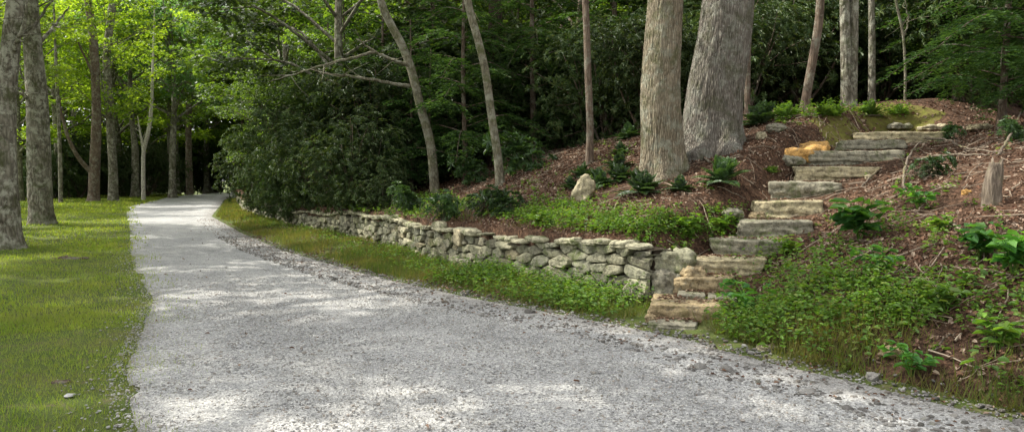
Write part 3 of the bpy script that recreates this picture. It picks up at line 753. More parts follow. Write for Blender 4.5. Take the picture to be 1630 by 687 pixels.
# --- the hero trunks on the bank -------------------------------------------------
def trunk_px(base, pts, widths, Y=None, lean_y=0.0, top=16.0):
    """base px; pts [(px,py)...] up to the frame top -> local 3d points in the tree's own upright plane, widths in px"""
    b = hit(*base) if Y is None else at(base[0], base[1], Y)
    b = np.array([b[0], b[1], float(gz(b[0], b[1]))]); Y = b[1]; P = [np.array([0, 0, -.35])]; W = [widths[0] / FP * Y / 2]
    for i, (x, y) in enumerate(pts):
        q = at(x, y, Y) - b; q[1] = lean_y * q[2]; P.append(q); W.append(widths[i] / FP * Y / 2)
    d = unit(P[-1] - P[-2]); hgt = top - P[-1][2]
    e_ = (d * .5 + np.array([0, 0, .5])) * hgt / max(.6, (d[2] * .5 + .5)); p0, w0 = P[-1], W[-1]; nn = max(4, int(hgt / 1.2))
    for q in range(1, nn + 1): P.append(p0 + e_ * q / nn); W.append(w0 * (1 - .75 * q / nn))
    return b, np.array(P), W

def hero_tree(name, label, base, pts, widths, m, flare=.3, ridge=0.0, seg=48, crown=None, top=15.0, rings=110, branches=(), Y=None, seed=1, ridge_n=22, group=None, lean_y=0.0):
    b, P, W = trunk_px(base, pts, widths, Y, lean_y, top)
    e = empty(name, b); tag(e, label, 'tree', group)
    L = np.concatenate([[0], np.cumsum(np.linalg.norm(np.diff(P, axis=0), axis=1))]); c = spline(P, rings)
    G = Geo(); V, F = hero_trunk(P, W, None, seg, flare, 5, ridge, seed, rings, ridge_n); G.add(V, F)
    link('trunk', G.mesh('trunk', M[m], True), e)
    for bi, br in enumerate(branches):     # br = ([(px,py,dy)...], px width)
        q = spline([at(x, y, b[1] + dy) - b for (x, y, dy) in br[0]], 20); rr = br[1] / FP * b[1] / 2
        rs = np.random.RandomState(bi + seed * 7); q[1:-1] += rs.normal(0, .012, q[1:-1].shape)
        G = Geo(); V, F = tube(q, np.linspace(rr, rr * .25, 20), 8, .12, bi); G.add(V, F)
        for _ in range(4):
            k = rs.randint(6, 18); d = unit(q[k] - q[k - 1] + rs.normal(0, .5, 3)); t = spline([q[k], q[k] + d * .3, q[k] + d * .7 + rs.uniform(-.15, .15, 3)], 5)
            V, F = tube(t, np.linspace(rr * .35, .004, 5), 4); G.add(V, F)
        link('branch', G.mesh('branch', M[m], True), e)
    if crown is not None:
        rs = np.random.RandomState(seed + 99); R0, z0, z1, nc, npr, leaf, mm = crown; G = Geo(); T = Geo(); cl = []
        tip = c[-1]
        for i in range(nc):
            f = (i + rs.rand()) / nc; z = z0 + (z1 - z0) * f; kk = np.argmin(np.abs(c[:, 2] - z * .85)); b0 = c[kk]
            az = i * 2.4; r = R0 * math.sin(math.pi * min(1, .25 + .7 * f)) * rs.uniform(.5, 1.1)
            t = np.array([b0[0] + math.cos(az) * r, b0[1] + math.sin(az) * r, z + r * .2]); q = spline([b0, (b0 + t) / 2 + rs.uniform(-.3, .3, 3), t], 7)
            V, F = tube(q, np.linspace(max(.02, W[-2] * .3), .012, 7), 5); T.add(V, F)
            for w_ in (.4, .6, .8, 1.0): cl.append(b0 + (t - b0) * w_ + rs.normal(0, .45, 3))
        V, F = layered_clumps(rs, np.array(cl), rs.uniform(.5, .95, len(cl)), npr, leaf, 'diamond'); G.add(V, F)
        link('crown', G.mesh('crown', M[mm]), e); link('limbs', T.mesh('limbs', M[m], True), e)
    return e

hero_tree('oak_tree', 'straight tan barked oak trunk, left of the two thick ones', (1056, 280),
          [(1054, 250), (1051, 150), (1056, 60), (1060, 0)], [62, 60, 57, 55], 'bark_oak', .36, .013, 150, (4.5, 8.5, 15, 9, 24, .2, 'maple_leaf'), 15, 300, seed=3, ridge_n=34)
hero_tree('oak_tree', 'widest grey oak trunk with a swollen base, above the steps', (1137, 238),
          [(1134, 205), (1139, 140), (1150, 70), (1158, 0)], [84, 82, 80, 78], 'bark_oak_grey', .38, .016, 180, (5, 9, 16, 9, 24, .2, 'maple_leaf'), 16, 300, seed=5, ridge_n=38)
hero_tree('leaning_tree', 'crooked pale trunk leaning left with two long bare side branches', (694, 276),
          [(686, 235), (668, 165), (655, 112), (640, 72), (620, 35), (606, 0)], [15, 14, 14, 13, 12, 12, 11], 'bark_pale', .2, 0, 20, (2.4, 8.5, 12, 8, 26, .16, 'dark_leaf'), 12, 60, Y=19.5,
          branches=[([(656, 106, 0), (625, 95, -.4), (596, 82, -.7), (567, 62, -1)], 7), ([(653, 137, 0), (610, 130, -.5), (555, 121, -1.0), (520, 117, -1.2), (495, 106, -1.5)], 6), ([(597, 83, -.7), (560, 92, -1.0), (520, 102, -1.3), (470, 118, -1.8), (430, 130, -2.2)], 5)], seed=7)
hero_tree('slim_tree', 'slim pale mossy trunk curving slightly left above the litter slope', (798, 291),
          [(793, 255), (782, 180), (772, 110), (757, 50), (744, 0)], [14, 13, 13, 12, 12, 11], 'bark_pale', .2, 0, 20, (2.4, 8.5, 12, 8, 26, .16, 'dark_leaf'), 12, 60, seed=9, Y=16.4)
hero_tree('dark_tree', 'dark brown trunk just behind the slim pale mossy one', (784, 284),
          [(784, 220), (785, 150), (788, 60), (790, 0)], [19, 18, 20, 24, 26], 'bark_dark', .2, 0, 20, None, 12, 60, seed=10, Y=24.0)
hero_tree('slim_tree', 'slim straight brown trunk left of the two thick oaks', (938, 262),
          [(939, 200), (936, 120), (934, 50), (932, 0)], [11, 11, 11, 11, 11], 'bark_brown', .35, 0, 20, (2.4, 8, 12, 8, 24, .16, 'dark_leaf'), 12, 60, seed=12)
hero_tree('thin_sapling', 'very thin brown sapling forking near the top, beside the slim straight trunk', (915, 220),
          [(911, 165), (905, 110), (898, 60), (890, 10)], [6, 6, 6, 5, 4], 'bark_brown', .2, 0, 10, None, 8, 40, branches=[([(905, 112, 0), (880, 80, 0), (870, 40, .2), (872, 0, .2)], 3), ([(903, 95, 0), (922, 60, 0), (918, 20, .2)], 3)], seed=13)
hero_tree('slim_tree', 'thin dark trunk rising close behind the widest oak on its right', (1190, 190),
          [(1190, 120), (1192, 50), (1194, 0)], [9, 9, 8, 8], 'bark_brown', .2, 0, 14, None, 12, 40, seed=14, Y=16.5)
hero_tree('slim_tree', 'reddish brown trunk leaning right above the orange rock', (1277, 188),
          [(1284, 150), (1293, 100), (1303, 40), (1306, 0)], [13, 13, 13, 12, 12], 'bark_brown', .3, 0, 20, (2.4, 8.5, 12, 7, 24, .16, 'dark_leaf'), 12, 60, seed=15, Y=15.5)
e = hero_tree('twin_tree', 'grey twin trunked tree behind the ferns above the steps', (1350, 186),
          [(1348, 140), (1346, 70), (1344, 0)], [17, 16, 15, 15], 'bark_maple', .3, 0, 20, (3, 9, 14, 8, 26, .17, 'maple_leaf'), 14, 60, seed=16, Y=17)
b0, P0, W0_ = trunk_px((1356, 186), [(1358, 120), (1359, 60), (1360, 0)], [13, 13, 12, 12], 17.0, 0, 14)
G = Geo(); V, F = hero_trunk(P0 + (b0 - np.array(e.location)), W0_, None, 18, .2, 5, 0, 4, 50); G.add(V, F); link('second_trunk', G.mesh('second_trunk', M['bark_maple'], True), e)
hero_tree('slim_tree', 'thin grey trunk just right of the twin trunked tree', (1388, 172),
          [(1388, 110), (1388, 50), (1387, 0)], [10, 10, 9, 9], 'bark_maple', .3, 0, 14, (2.4, 9, 13, 7, 24, .16, 'dark_leaf'), 13, 50, seed=17, Y=19)
hero_tree('thin_sapling', 'pale wiry sapling forking above the stacked top stones', (1440, 178),
          [(1441, 120), (1438, 60), (1430, 20), (1426, 0)], [4, 4, 4, 4, 3], 'bark_pale', .2, 0, 8, None, 9, 40, branches=[([(1438, 60, 0), (1446, 30, 0), (1440, 0, 0)], 3)], seed=18, Y=18)
hero_tree('dark_tree', 'stout dark trunk deep behind the sapling at upper right', (1400, 170),
          [(1403, 100), (1404, 50), (1405, 0)], [26, 24, 23, 22], 'bark_brown', .3, 0, 20, None, 14, 50, seed=19, Y=26)
hero_tree('slim_tree', 'thin pale trunk far behind the crooked leaning one, its left', (688, 200),
          [(686, 120), (682, 50), (670, 0)], [9, 9, 9, 8], 'bark_pale', .2, 0, 14, None, 14, 50, seed=20, Y=27)
hero_tree('slim_tree', 'forked grey trunk deep in the wood right of the crooked leaning one', (712, 205),
          [(712, 120), (708, 50), (700, 0)], [14, 14, 13, 12], 'bark_maple', .2, 0, 14, None, 14, 50, seed=21, Y=30)
hero_tree('slim_tree', 'thin pale trunk seen through the hemlock at far upper right', (1520, 175),
          [(1521, 110), (1522, 50), (1521, 0)], [7, 7, 7, 7], 'bark_pale', .2, 0, 14, None, 14, 50, seed=22, Y=22)

# --- maples along the lawn -------------------------------------------------------
hero_tree('lawn_maple', 'big lichen spotted maple cut by the left edge of the photo', (14, 396),
          [(10, 340), (8, 250), (10, 150), (18, 60), (26, 0)], [38, 31, 28, 27, 27, 25], 'bark_maple', .45, .01, 48, (5.5, 6.8, 16, 14, 60, .18, 'maple_leaf'), 15, 110,
          branches=[([(12, 95, 0), (30, 60, -.3), (40, 25, -.5), (42, -10, -.6)], 9), ([(14, 70, 0), (50, 45, .3), (76, 12, .5), (95, -15, .6)], 7), ([(10, 130, 0), (35, 145, .2), (60, 180, .4)], 4)], seed=31, group='maples along the lawn')
hero_tree('lawn_maple', 'second lichen spotted maple from the left with a dark mossy right side', (66, 357),
          [(64, 310), (62, 240), (58, 150), (52, 70), (47, 0)], [35, 32, 29, 26, 24, 20], 'bark_maple', .3, .012, 48, (6, 8.2, 17, 16, 60, .18, 'lime_leaf'), 17, 110,
          branches=[([(56, 75, 0), (78, 52, .5), (92, 35, 1), (110, 10, 1.5)], 7), ([(60, 175, 0), (40, 155, -.3), (20, 140, -.6)], 6), ([(60, 150, 0), (35, 120, 0), (25, 75, 0)], 5)], seed=32, group='maples along the lawn')
hero_tree('lawn_maple', 'reddish brown maple trunk at the far end of the lawn, with a slanting limb', (149, 322),
          [(150, 280), (153, 220), (153, 150), (148, 60), (140, 0)], [17, 14, 13, 12, 11, 9], 'bark_brown', .4, .01, 24, (6, 6, 17, 16, 60, .2, 'lime_leaf'), 17, 80,
          branches=[([(146, 275, 0), (118, 240, -1), (100, 190, -1.5), (90, 130, -2)], 8), ([(152, 130, 0), (135, 90, -1), (110, 40, -2)], 5)], seed=33, group='maples along the lawn')
hero_tree('lawn_maple', 'grey lichen covered maple trunk just right of the reddish brown one', (180, 320),
          [(180, 280), (177, 220), (173, 150), (170, 90), (180, 0)], [14, 12, 12, 11, 11, 9], 'bark_maple', .3, .01, 24, (6, 6, 17, 16, 60, .2, 'lime_leaf'), 17, 80,
          branches=[([(178, 200, 0), (165, 150, -1), (158, 100, -2)], 6)], seed=34, group='maples along the lawn')
hero_tree('lawn_maple', 'slim pale grey trunk standing beside the far bend of the path', (274, 313),
          [(272, 270), (270, 200), (270, 130), (268, 40)], [9, 8, 8, 7, 7], 'bark_pale', .3, 0, 16, (5, 7, 15, 14, 50, .22, 'maple_leaf'), 15, 60, seed=35, group='maples along the lawn')
hero_tree('lawn_maple', 'brown trunk with a pale scar right of the slim grey one by the bend', (302, 310),
          [(301, 270), (300, 210), (301, 140), (302, 50)], [10, 9, 8, 8, 7], 'bark_brown', .3, 0, 16, (5, 8, 15, 14, 50, .22, 'maple_leaf'), 15, 60, seed=36, group='maples along the lawn')
hero_tree('birch_tree', 'small white birch forking low in the dark wood beyond the lawn', (228, 306),
          [(228, 270), (229, 240), (238, 200), (242, 150)], [6, 6, 6, 5, 4], 'bark_white', .2, 0, 12, None, 14, 50, branches=[([(229, 245, 0), (224, 215, 0), (219, 185, 0)], 5)], seed=37, Y=56)
hero_tree('thin_sapling', 'thin grey trunk at the wood edge between the two big left maples', (97, 326),
          [(96, 270), (94, 200), (90, 120)], [6, 5, 5, 4], 'bark_maple', .2, 0, 12, None, 14, 50, seed=38, Y=48)

# --- prototypes ------------------------------------------------------------------
lime = [broadleaf(101, 13, 4.0, 5.2, 17, .19, 46, 'lime_leaf', 'bark_maple', .26), broadleaf(102, 12, 2.6, 5.0, 17, .19, 46, 'lime_leaf', 'bark_maple', .22)]
green = [broadleaf(111, 14, 4.5, 5.0, 16, .18, 44, 'maple_leaf', 'bark_maple', .25), broadleaf(112, 10, 1.8, 4.2, 16, .17, 46, 'maple_leaf', 'bark_brown', .16)]
darkb = [broadleaf(121, 11, 2.2, 4.2, 17, .17, 46, 'dark_leaf', 'bark_brown', .18), broadleaf(122, 7, .8, 3.2, 17, .15, 46, 'dark_leaf', 'bark_brown', .09)]
near_dark = broadleaf(132, 11, 2.6, 5.0, 20, .17, 44, 'dark_leaf', 'bark_maple', .18, 'maple')
near_maple = broadleaf(131, 11, 2.6, 5.0, 20, .17, 40, 'maple_leaf', 'bark_maple', .18, 'maple')
hem = [hemlock(141, 9, .9, 2.9), hemlock(142, 6.5, .5, 2.6, .08, 40)]
rho = [rhodo(151, 3.4, 2.1, 1350, .15), rhodo(152, 2.6, 1.8, 1100, .15), rhodo(153, 4.2, 2.2, 1500, .16)]
S2 = ('stems', 'foliage')

# --- rhododendron thicket above the wall -----------------------------------------
rs = np.random.RandomState(77)
for i, (s, t, sc_, k_) in enumerate([(11.6, .5, .42, 1), (12.8, .45, .6, 1), (13.7, .5, .75, 0), (15.6, 1.9, 1.1, 2), (15.0, .35, .8, 0), (17.2, 2.4, 1.2, 2), (16.4, .3, .8, 1), (17.9, .5, .8, 0), (19.6, .7, .95, 2), (21.5, 2.8, 1.3, 2), (21.6, .5, .8, 1),
                                  (14.3, .25, .42, 1), (17.1, .15, .55, 1), (18.8, .15, .65, 1), (20.4, .1, .7, 1), (22.4, .1, .72, 1), (24.6, .15, .8, 0), (27.8, .1, .8, 1), (31, .1, .9, 0), (35, .2, 1.0, 1), (40, .5, 1.0, 0), (44.5, .6, 1.1, 0), (52, 1.0, 1.3, 2), (57, 1.2, 1.3, 0), (62, 1.2, 1.4, 2), (68, 1.4, 1.4, 0), (74, 1.5, 1.4, 2), (80, 1.5, 1.4, 0), (87, 1.5, 1.5, 2), (23.3, .6, .9, 0), (26, 1.4, 1.05, 2), (29.5, 1.6, 1.1, 0), (33, 2.4, 1.2, 2), (37, 2.2, 1.2, 0), (42, 2.0, 1.3, 2), (47, 2.5, 1.3, 0), (16.3, 4.6, 1.2, 0), (18.5, 5, 1.4, 2), (25, 4.6, 1.5, 2), (31, 5.5, 1.6, 2)]):
    t = t + 1.3 * float(smooth(24, 32, s)) + (.8 if s > 45 else 0); x, y = xy(s, foot(s) + t)
    plant_tree('rhododendron_shrub', rho[k_], gpt(x, y, -.05), rs.uniform(0, 6), sc_, 'dark glossy rhododendron in the thicket hanging over the far wall', 'shrub', 'rhododendrons in the thicket above the far wall', S2)
rs = np.random.RandomState(78)
for i, (s, t, kk, sc_) in enumerate([(15.3, 1.0, 'h', .5), (17.0, .9, 'd', .55), (19.2, .4, 'h', .6), (21.0, 1.6, 'd', .7), (22.8, .3, 'm', .42), (25.5, .8, 'h', .65), (28.5, 1.5, 'd', .6), (32, 2.2, 'm', .5), (36, 2.6, 'd', .7), (13.6, 2.6, 'h', .6), (17.2, 2.7, 'h', 1.05), (21.5, 2.6, 'h', 1.15), (26.5, 3.2, 'h', 1.25), (24, 2.6, 'm', .7), (29, 2.6, 'h', .9)]):
    x, y = xy(s, foot(s) + t)
    if kk == 'h': plant_tree('hemlock_tree', hem[1], gpt(x, y), rs.uniform(0, 6), sc_, 'young hemlock mixed into the rhododendron thicket over the far wall', 'tree', 'young hemlocks in the thicket')
    else: plant_tree('maple_sapling', (darkb if kk == 'd' else green)[1], gpt(x, y), rs.uniform(0, 6), sc_, 'leafy maple sapling growing out of the thicket over the far wall', 'tree', 'saplings in the thicket')
for (s, t, sc_) in [(18.2, -.05, .30), (21.0, -.1, .36), (24.2, 0, .36), (27, .1, .36)]:
    x, y = xy(s, foot(s) + t); plant_tree('rhododendron_shrub', rho[1], (x, y, .3), rs.uniform(0, 6), sc_, 'low dark rhododendron hiding the face of the far wall', 'shrub', 'rhododendrons hiding the far wall', S2)
# --- rhododendrons and leafy understory behind the litter slope --------------------
pos = []
for i in range(60):
    for _ in range(50):
        px = rs.uniform(600, 1640); Y = rs.uniform(17.5, 30) if px < 1180 else rs.uniform(18.5, 32); x = (px - 815) / FP * Y
        s, T = sT(x, Y)
        if T - foot(s) < 5.2 or any(math.hypot(x - a, Y - b) < 1.35 for a, b in pos): continue
        if 1250 < px < 1500 and Y < 21: continue
        pos.append((x, Y)); break
for i, (x, y) in enumerate(pos):
    k_ = i % 3
    plant_tree('rhododendron_shrub', rho[k_], gpt(x, y, -.05), rs.uniform(0, 6), rs.uniform(.75, 1.25), 'dark rhododendron bush filling the shade under the wood behind the bank', 'shrub', 'rhododendrons under the wood behind the bank', S2)
# --- hemlocks ---------------------------------------------------------------------
for (px, Y, k_, sc_, lab) in [(742, 20.5, 1, 1.0, 'feathery dark hemlock between the crooked trunk and the slim mossy trunk'), (655, 21.5, 1, .75, 'small feathery hemlock at the foot of the crooked leaning trunk'),
                              (690, 25, 0, 1.0, 'tall hemlock behind the crooked leaning trunk'), (850, 22.5, 0, .95, 'tall dark hemlock right of the slim mossy trunk'),
                              (1590, 12.6, 1, .8, 'soft green hemlock spreading over the bank at top right'), (1520, 19.5, 0, .9, 'taller hemlock behind the soft green one at top right'), (1650, 12.0, 1, .9, 'low hemlock just beyond the right edge with drooping tips in the photo'), (1680, 16, 0, 1.0, 'taller hemlock cut by the right edge of the photo'),
                              (975, 25, 0, 1.1, 'dark hemlock behind the slim straight brown trunk')]:
    x = (px - 815) / FP * Y; plant_tree('hemlock_tree', hem[k_], gpt(x, Y), rs.uniform(0, 6), sc_, lab, 'tree', 'hemlocks on the bank')
# --- broadleaf trees --------------------------------------------------------------
def bt(meshes, x, y, sc_, lab, grp, rz=None): return plant_tree('broadleaf_tree', meshes, gpt(x, y), rs.uniform(0, 6) if rz is None else rz, sc_, lab, 'tree', grp)
plant_tree('maple_tree', near_dark, gpt(-5.6, 24.5), 1.0, 1.0, 'deep green maple spreading its leaves over the rhododendron thicket', 'tree')
plant_tree('maple_tree', near_maple, gpt(-11.5, 38.5), 3.0, 1.1, 'maple overhanging the path from the bank near the far bend', 'tree')
G1 = 'sunlit trees beyond the lawn'; L1 = 'bright green leafy tree in the sunlit wood beyond the lawn'
for (px, Y, k_, sc_) in [(-60, 42, 0, 1.1), (30, 52, 1, 1.2), (95, 60, 0, 1.2), (120, 74, 1, 1.5), (190, 66, 0, 1.3), (235, 80, 1, 1.5), (20, 75, 0, 1.6), (-20, 62, 1, 1.3), (280, 88, 0, 1.6), (160, 92, 1, 1.8), (60, 95, 0, 1.9), (330, 95, 1, 1.6), (-40, 100, 0, 1.9), (230, 105, 0, 2.0), (300, 112, 1, 2.1), (-90, 70, 1, 1.5)]:
    bt(lime[k_], (px - 815) / FP * Y, Y, sc_, L1, G1)
blue = broadleaf(113, 13, 4.4, 5.4, 20, .18, 50, 'blue_leaf', 'bark_maple', .2)
plant_tree('maple_tree', blue, gpt((274 - 815) / FP * 64, 64), 1.0, 1.4, 'blue green maple with low layered branches over the far bend', 'tree')
plant_tree('maple_tree', green[0], gpt((215 - 815) / FP * 64, 64), 2.0, 1.2, 'mid green maple between the white birch and the lawn maples', 'tree')
G2 = 'trees in the shaded wood behind the bank'; L2 = 'dark leafy tree filling the shaded wood behind the bank'
cnt = 0; pos2 = []
while cnt < 58:
    px = rs.uniform(330, 1680); Y = rs.uniform(26, 75) if px > 560 else rs.uniform(34, 100); x = (px - 815) / FP * Y
    s, T = sT(x, Y)
    if T - foot(s) < 6 or any(math.hypot(x - a, Y - b) < 3.2 for a, b in pos2): continue
    pos2.append((x, Y)); m_ = [darkb[0], darkb[1], green[1], darkb[0], green[0]][cnt % 5]
    bt(m_, x, Y, rs.uniform(.85, 1.3) * (1 + max(0, Y - 35) / 60), L2, G2); cnt += 1
# far edge of the wood left of the path, dark and low
G3 = 'shrubs at the dark wood edge beyond the lawn'
for i in range(26):
    px = -40 + i * 15 + rs.uniform(-5, 5); Y = rs.uniform(58, 74); x = (px - 815) / FP * Y
    s, T = sT(x, Y)
    if T > edge_l(s) - 1.5: continue
    plant_tree('wood_edge_shrub', rho[i % 3], gpt(x, Y), rs.uniform(0, 6), rs.uniform(.9, 1.5), 'dark leafy shrub along the shady wood edge beyond the lawn', 'shrub', G3, S2)
# unseen trees added outside the frame to shade the path, lawn and bank
G4 = 'unseen shade trees added around the clearing'
for (x, y, k_, sc_) in [(-11.5, 10.5, 0, 1.4), (-17.5, 18, 0, .95), (-24, 24, 0, 1.3), (-31, 35, 0, 1.2), (-20, 4, 0, 1.4), (-21, 11, 0, 1.6)]:
    bt(green[k_], x, y, sc_, 'unseen tall maple added left of the lawn to cast shade', G4)

for (px, Y, k_) in [(300, 100, 1), (345, 104, 0), (385, 96, 1), (330, 120, 0), (265, 108, 0), (410, 108, 1)]:
    bt(green[k_], (px - 815) / FP * Y, Y, 1.9, 'mid green leafy tree closing the view beyond the far bend', 'trees beyond the far bend')
for (px, Y) in [(250, 94), (290, 96), (325, 99), (350, 101), (372, 97), (395, 94), (230, 88), (312, 104)]:
    plant_tree('wood_edge_shrub', rho[int(px) % 3], gpt((px - 815) / FP * Y, Y), px, 1.7, 'dark leafy shrub closing the view beyond the far bend', 'shrub', 'shrubs beyond the far bend', S2)
# far-off wood closing the view
rs = np.random.RandomState(5)
n = 150000; ang = rs.uniform(R(-52), R(48), n); d = rs.uniform(100, 135, n); x = np.sin(ang) * d; y = np.cos(ang) * d
z = rs.uniform(0, 1, n) ** .9 * (30 + 5 * np.sin(ang * 30) + 4 * np.sin(ang * 71)); P = np.stack([x, y, z + 2 + np.where(ang > R(-20), 4, 0)], -1)
keep = (np.sin(x * .5 + z * .4) + np.sin(y * .45 - z * .6) + np.sin(z * 1.1 + x * .2)) > -1.1
P = P[keep]; n = len(P)
V, F = leaves(P, rs.normal(0, 1, (n, 3)), rs.normal(0, .6, (n, 3)) + np.array([0, 0, 1.]), rs.uniform(.5, 1.1, n), rs.uniform(.4, .9, n)); K = Geo(); K.add(V, F)
tag(link('distant_wood', K.mesh('distant_wood', M['dark_leaf'])), kind='stuff')

# ------------------------------------------------------------------ ground stuff
def scatter(n, s0, s1, t0, t1, ref, seed, power=1.0):
    rs = np.random.RandomState(seed); s = s0 + (s1 - s0) * rs.rand(n) ** power; t = rs.uniform(t0, t1, n); x, y = xy(s, ref(s) + t); return x, y, s, t, rs
# leaf litter
GL = Geo()
for (n, s0, s1, t0, t1, sz, sd_) in [(90000, -5.5, 9, .05, 7.5, .05, 1), (26000, 5, 20, .2, 9, .075, 2), (9000, -5, 4, 7, 14, .08, 3)]:
    x, y, s, t, rs = scatter(n, s0, s1, t0, t1, foot, sd_)
    dst = np.min([np.hypot(x - q[0], y - q[1] - .2) for q in SC], axis=0)
    dens = .55 + .45 * lownoise(x * 2.1, y * 2.3); k_ = (rs.rand(n) < dens) & ((dst > .55) | (rs.rand(n) < .25)) & (rs.rand(n) < smooth(-.2, .9, t + .4 * (s > .8)))
    x, y = x[k_], y[k_]; n = len(x); N = normal_at(x, y) + rs.normal(0, .35, (n, 3)); D = rs.normal(0, 1, (n, 3)); D = D - N * (D * unit(N)).sum(1, keepdims=True)
    L = sz * rs.uniform(.5, 1.3, n); V, F = leaves(P3(x, y, .012), D, N, L, L * rs.uniform(.3, .8, n), 'curl'); GL.add(V, F)
# debris caught on the treads
rs = np.random.RandomState(12)
for i, (pc, wd) in enumerate(ST):
    n = 150; u_ = rs.uniform(-.5, .5, n) * wd * .96; v_ = rs.uniform(.05, .5, n) ** 1.0; v_ = np.where(rs.rand(n) < .7, .22 + v_ * .5, v_)
    x = pc[0] + u_ * .956 + v_ * .29; y = pc[1] - u_ * .292 + v_ * .956 ; k_ = v_ < .46; x, y = x[k_], y[k_]; n = len(x)
    L = .045 * rs.uniform(.5, 1.3, n); V, F = leaves(np.stack([x, y, np.full(n, pc[2] + .012)], -1), rs.normal(0, 1, (n, 3)) * [1, 1, .1], rs.normal(0, .25, (n, 3)) + [0, 0, 1.], L, L * .6, 'curl'); GL.add(V, F)
# few fallen leaves on the gravel and the verge
x, y, s, t, rs = scatter(1300, -4, 26, -.9, .1, edge_r, 4); n = len(x); L = .036 * rs.uniform(.5, 1.3, n)
V, F = leaves(P3(x, y, .02), rs.normal(0, 1, (n, 3)) * [1, 1, .1], rs.normal(0, .3, (n, 3)) + [0, 0, 1.], L, L * .6, 'curl'); GL.add(V, F)
rs = np.random.RandomState(15); s = rs.uniform(1, 22, 5200); T = edge_r(s) + (foot(s) - edge_r(s)) * rs.rand(5200); x, y = xy(s, T); k_ = rs.rand(5200) < .5 - .6 * lownoise(x * 2.3, y * 2); x, y = x[k_], y[k_]; n = len(x)
L = .05 * rs.uniform(.5, 1.3, n); V, F = leaves(P3(x, y, .025), rs.normal(0, 1, (n, 3)) * [1, 1, .1], rs.normal(0, .3, (n, 3)) + [0, 0, 1.], L, L * .6, 'curl'); GL.add(V, F)
x, y, s, t, rs = scatter(110, -4, 20, -5, 0, edge_r, 5); n = len(x); L = .045 * rs.uniform(.5, 1.3, n)
V, F = leaves(P3(x, y, .02), rs.normal(0, 1, (n, 3)) * [1, 1, .1], rs.normal(0, .3, (n, 3)) + [0, 0, 1.], L, L * .6, 'curl'); GL.add(V, F)
tag(link('leaf_litter', GL.mesh('leaf_litter', M['litter'])), kind='stuff')
# twigs
GT = Geo(); x, y, s, t, rs = scatter(1700, -5.5, 12, .3, 7.5, foot, 6)
for i in range(len(x)):
    L = rs.uniform(.12, .5) * (1 if rs.rand() < .85 else 1.8); a = rs.uniform(0, 6.28); g0 = np.linspace(-.5, .5, 5) * L; xx = x[i] + np.cos(a) * g0 + rs.normal(0, .01, 5); yy = y[i] + np.sin(a) * g0 + rs.normal(0, .01, 5)
    V, F = tube(P3(xx, yy, .02 + rs.uniform(0, .02)), np.linspace(.007, .003, 5) * rs.uniform(.6, 1.4), 4); GT.add(V, F)
tag(link('fallen_twigs', GT.mesh('fallen_twigs', M['twig'])), kind='stuff')

# gravel stones in relief
GS = Geo(); V8, F8 = CS[2]; U8 = unit(V8)
def stones(x, y, r, rs, m=0, dz=0):
    n = len(x); sc3 = rs.uniform(.6, 1.3, (n, 3)) * r[:, None] * np.array([1, 1, .62]); a = rs.uniform(0, 6.28, n); c, s = np.cos(a), np.sin(a)
    W = U8[None] * sc3[:, None, :] * (1 + rs.uniform(-.25, .25, (n, len(U8), 1))); X = W[..., 0] * c[:, None] - W[..., 1] * s[:, None]; Yy = W[..., 0] * s[:, None] + W[..., 1] * c[:, None]
    P = np.stack([X + x[:, None], Yy + y[:, None], W[..., 2] + (gz(x, y) + r * .15 + dz)[:, None]], -1).reshape(-1, 3)
    return P, (F8[None] + (np.arange(n) * len(U8))[:, None, None]).reshape(-1, 4)
x, y, s, t, rs = scatter(60000, -4.5, 9, 0, 1, edge_l, 7, 1.25); wd = edge_r(s) - edge_l(s); k_ = (t < .84) | (rs.rand(len(t)) < .25); s, t, wd = s[k_], t[k_], wd[k_]; x, y = xy(s, edge_l(s) + wd * (t * 1.02 - .01)); k_ = rs.rand(len(s)) < 1 - smooth(2, 9, s) * .97; x, y, s = x[k_], y[k_], s[k_]; r = .0058 * rs.lognormal(0, .35, len(x)); V, F = stones(x, y, r, rs, dz=.012); GS.add(V, F)
x, y, s, t, rs = scatter(5000, -4.5, 14, -.45, .15, edge_l, 8, 1.3); k_ = rs.rand(len(x)) < smooth(-.5, .05, t); k2 = rs.rand(k_.sum()) < .45; x, y = x[k_][k2], y[k_][k2]; V, F = stones(x, y, .007 * rs.lognormal(0, .4, len(x)), rs, dz=.01); GS.add(V, F)
x, y, s, t, rs = scatter(9000, -4.5, 16, -.9, .35, edge_r, 9, 1.3); k_ = rs.rand(len(x)) < 1 - smooth(-.1, .4, t); x, y = x[k_], y[k_]; V, F = stones(x, y, .011 * rs.lognormal(0, .45, len(x)), rs, dz=.01); GS.add(V, F, 1)
tag(link('loose_gravel', GS.mesh('loose_gravel', [M['gravel_stone'], M['edge_gravel']])), kind='stuff')

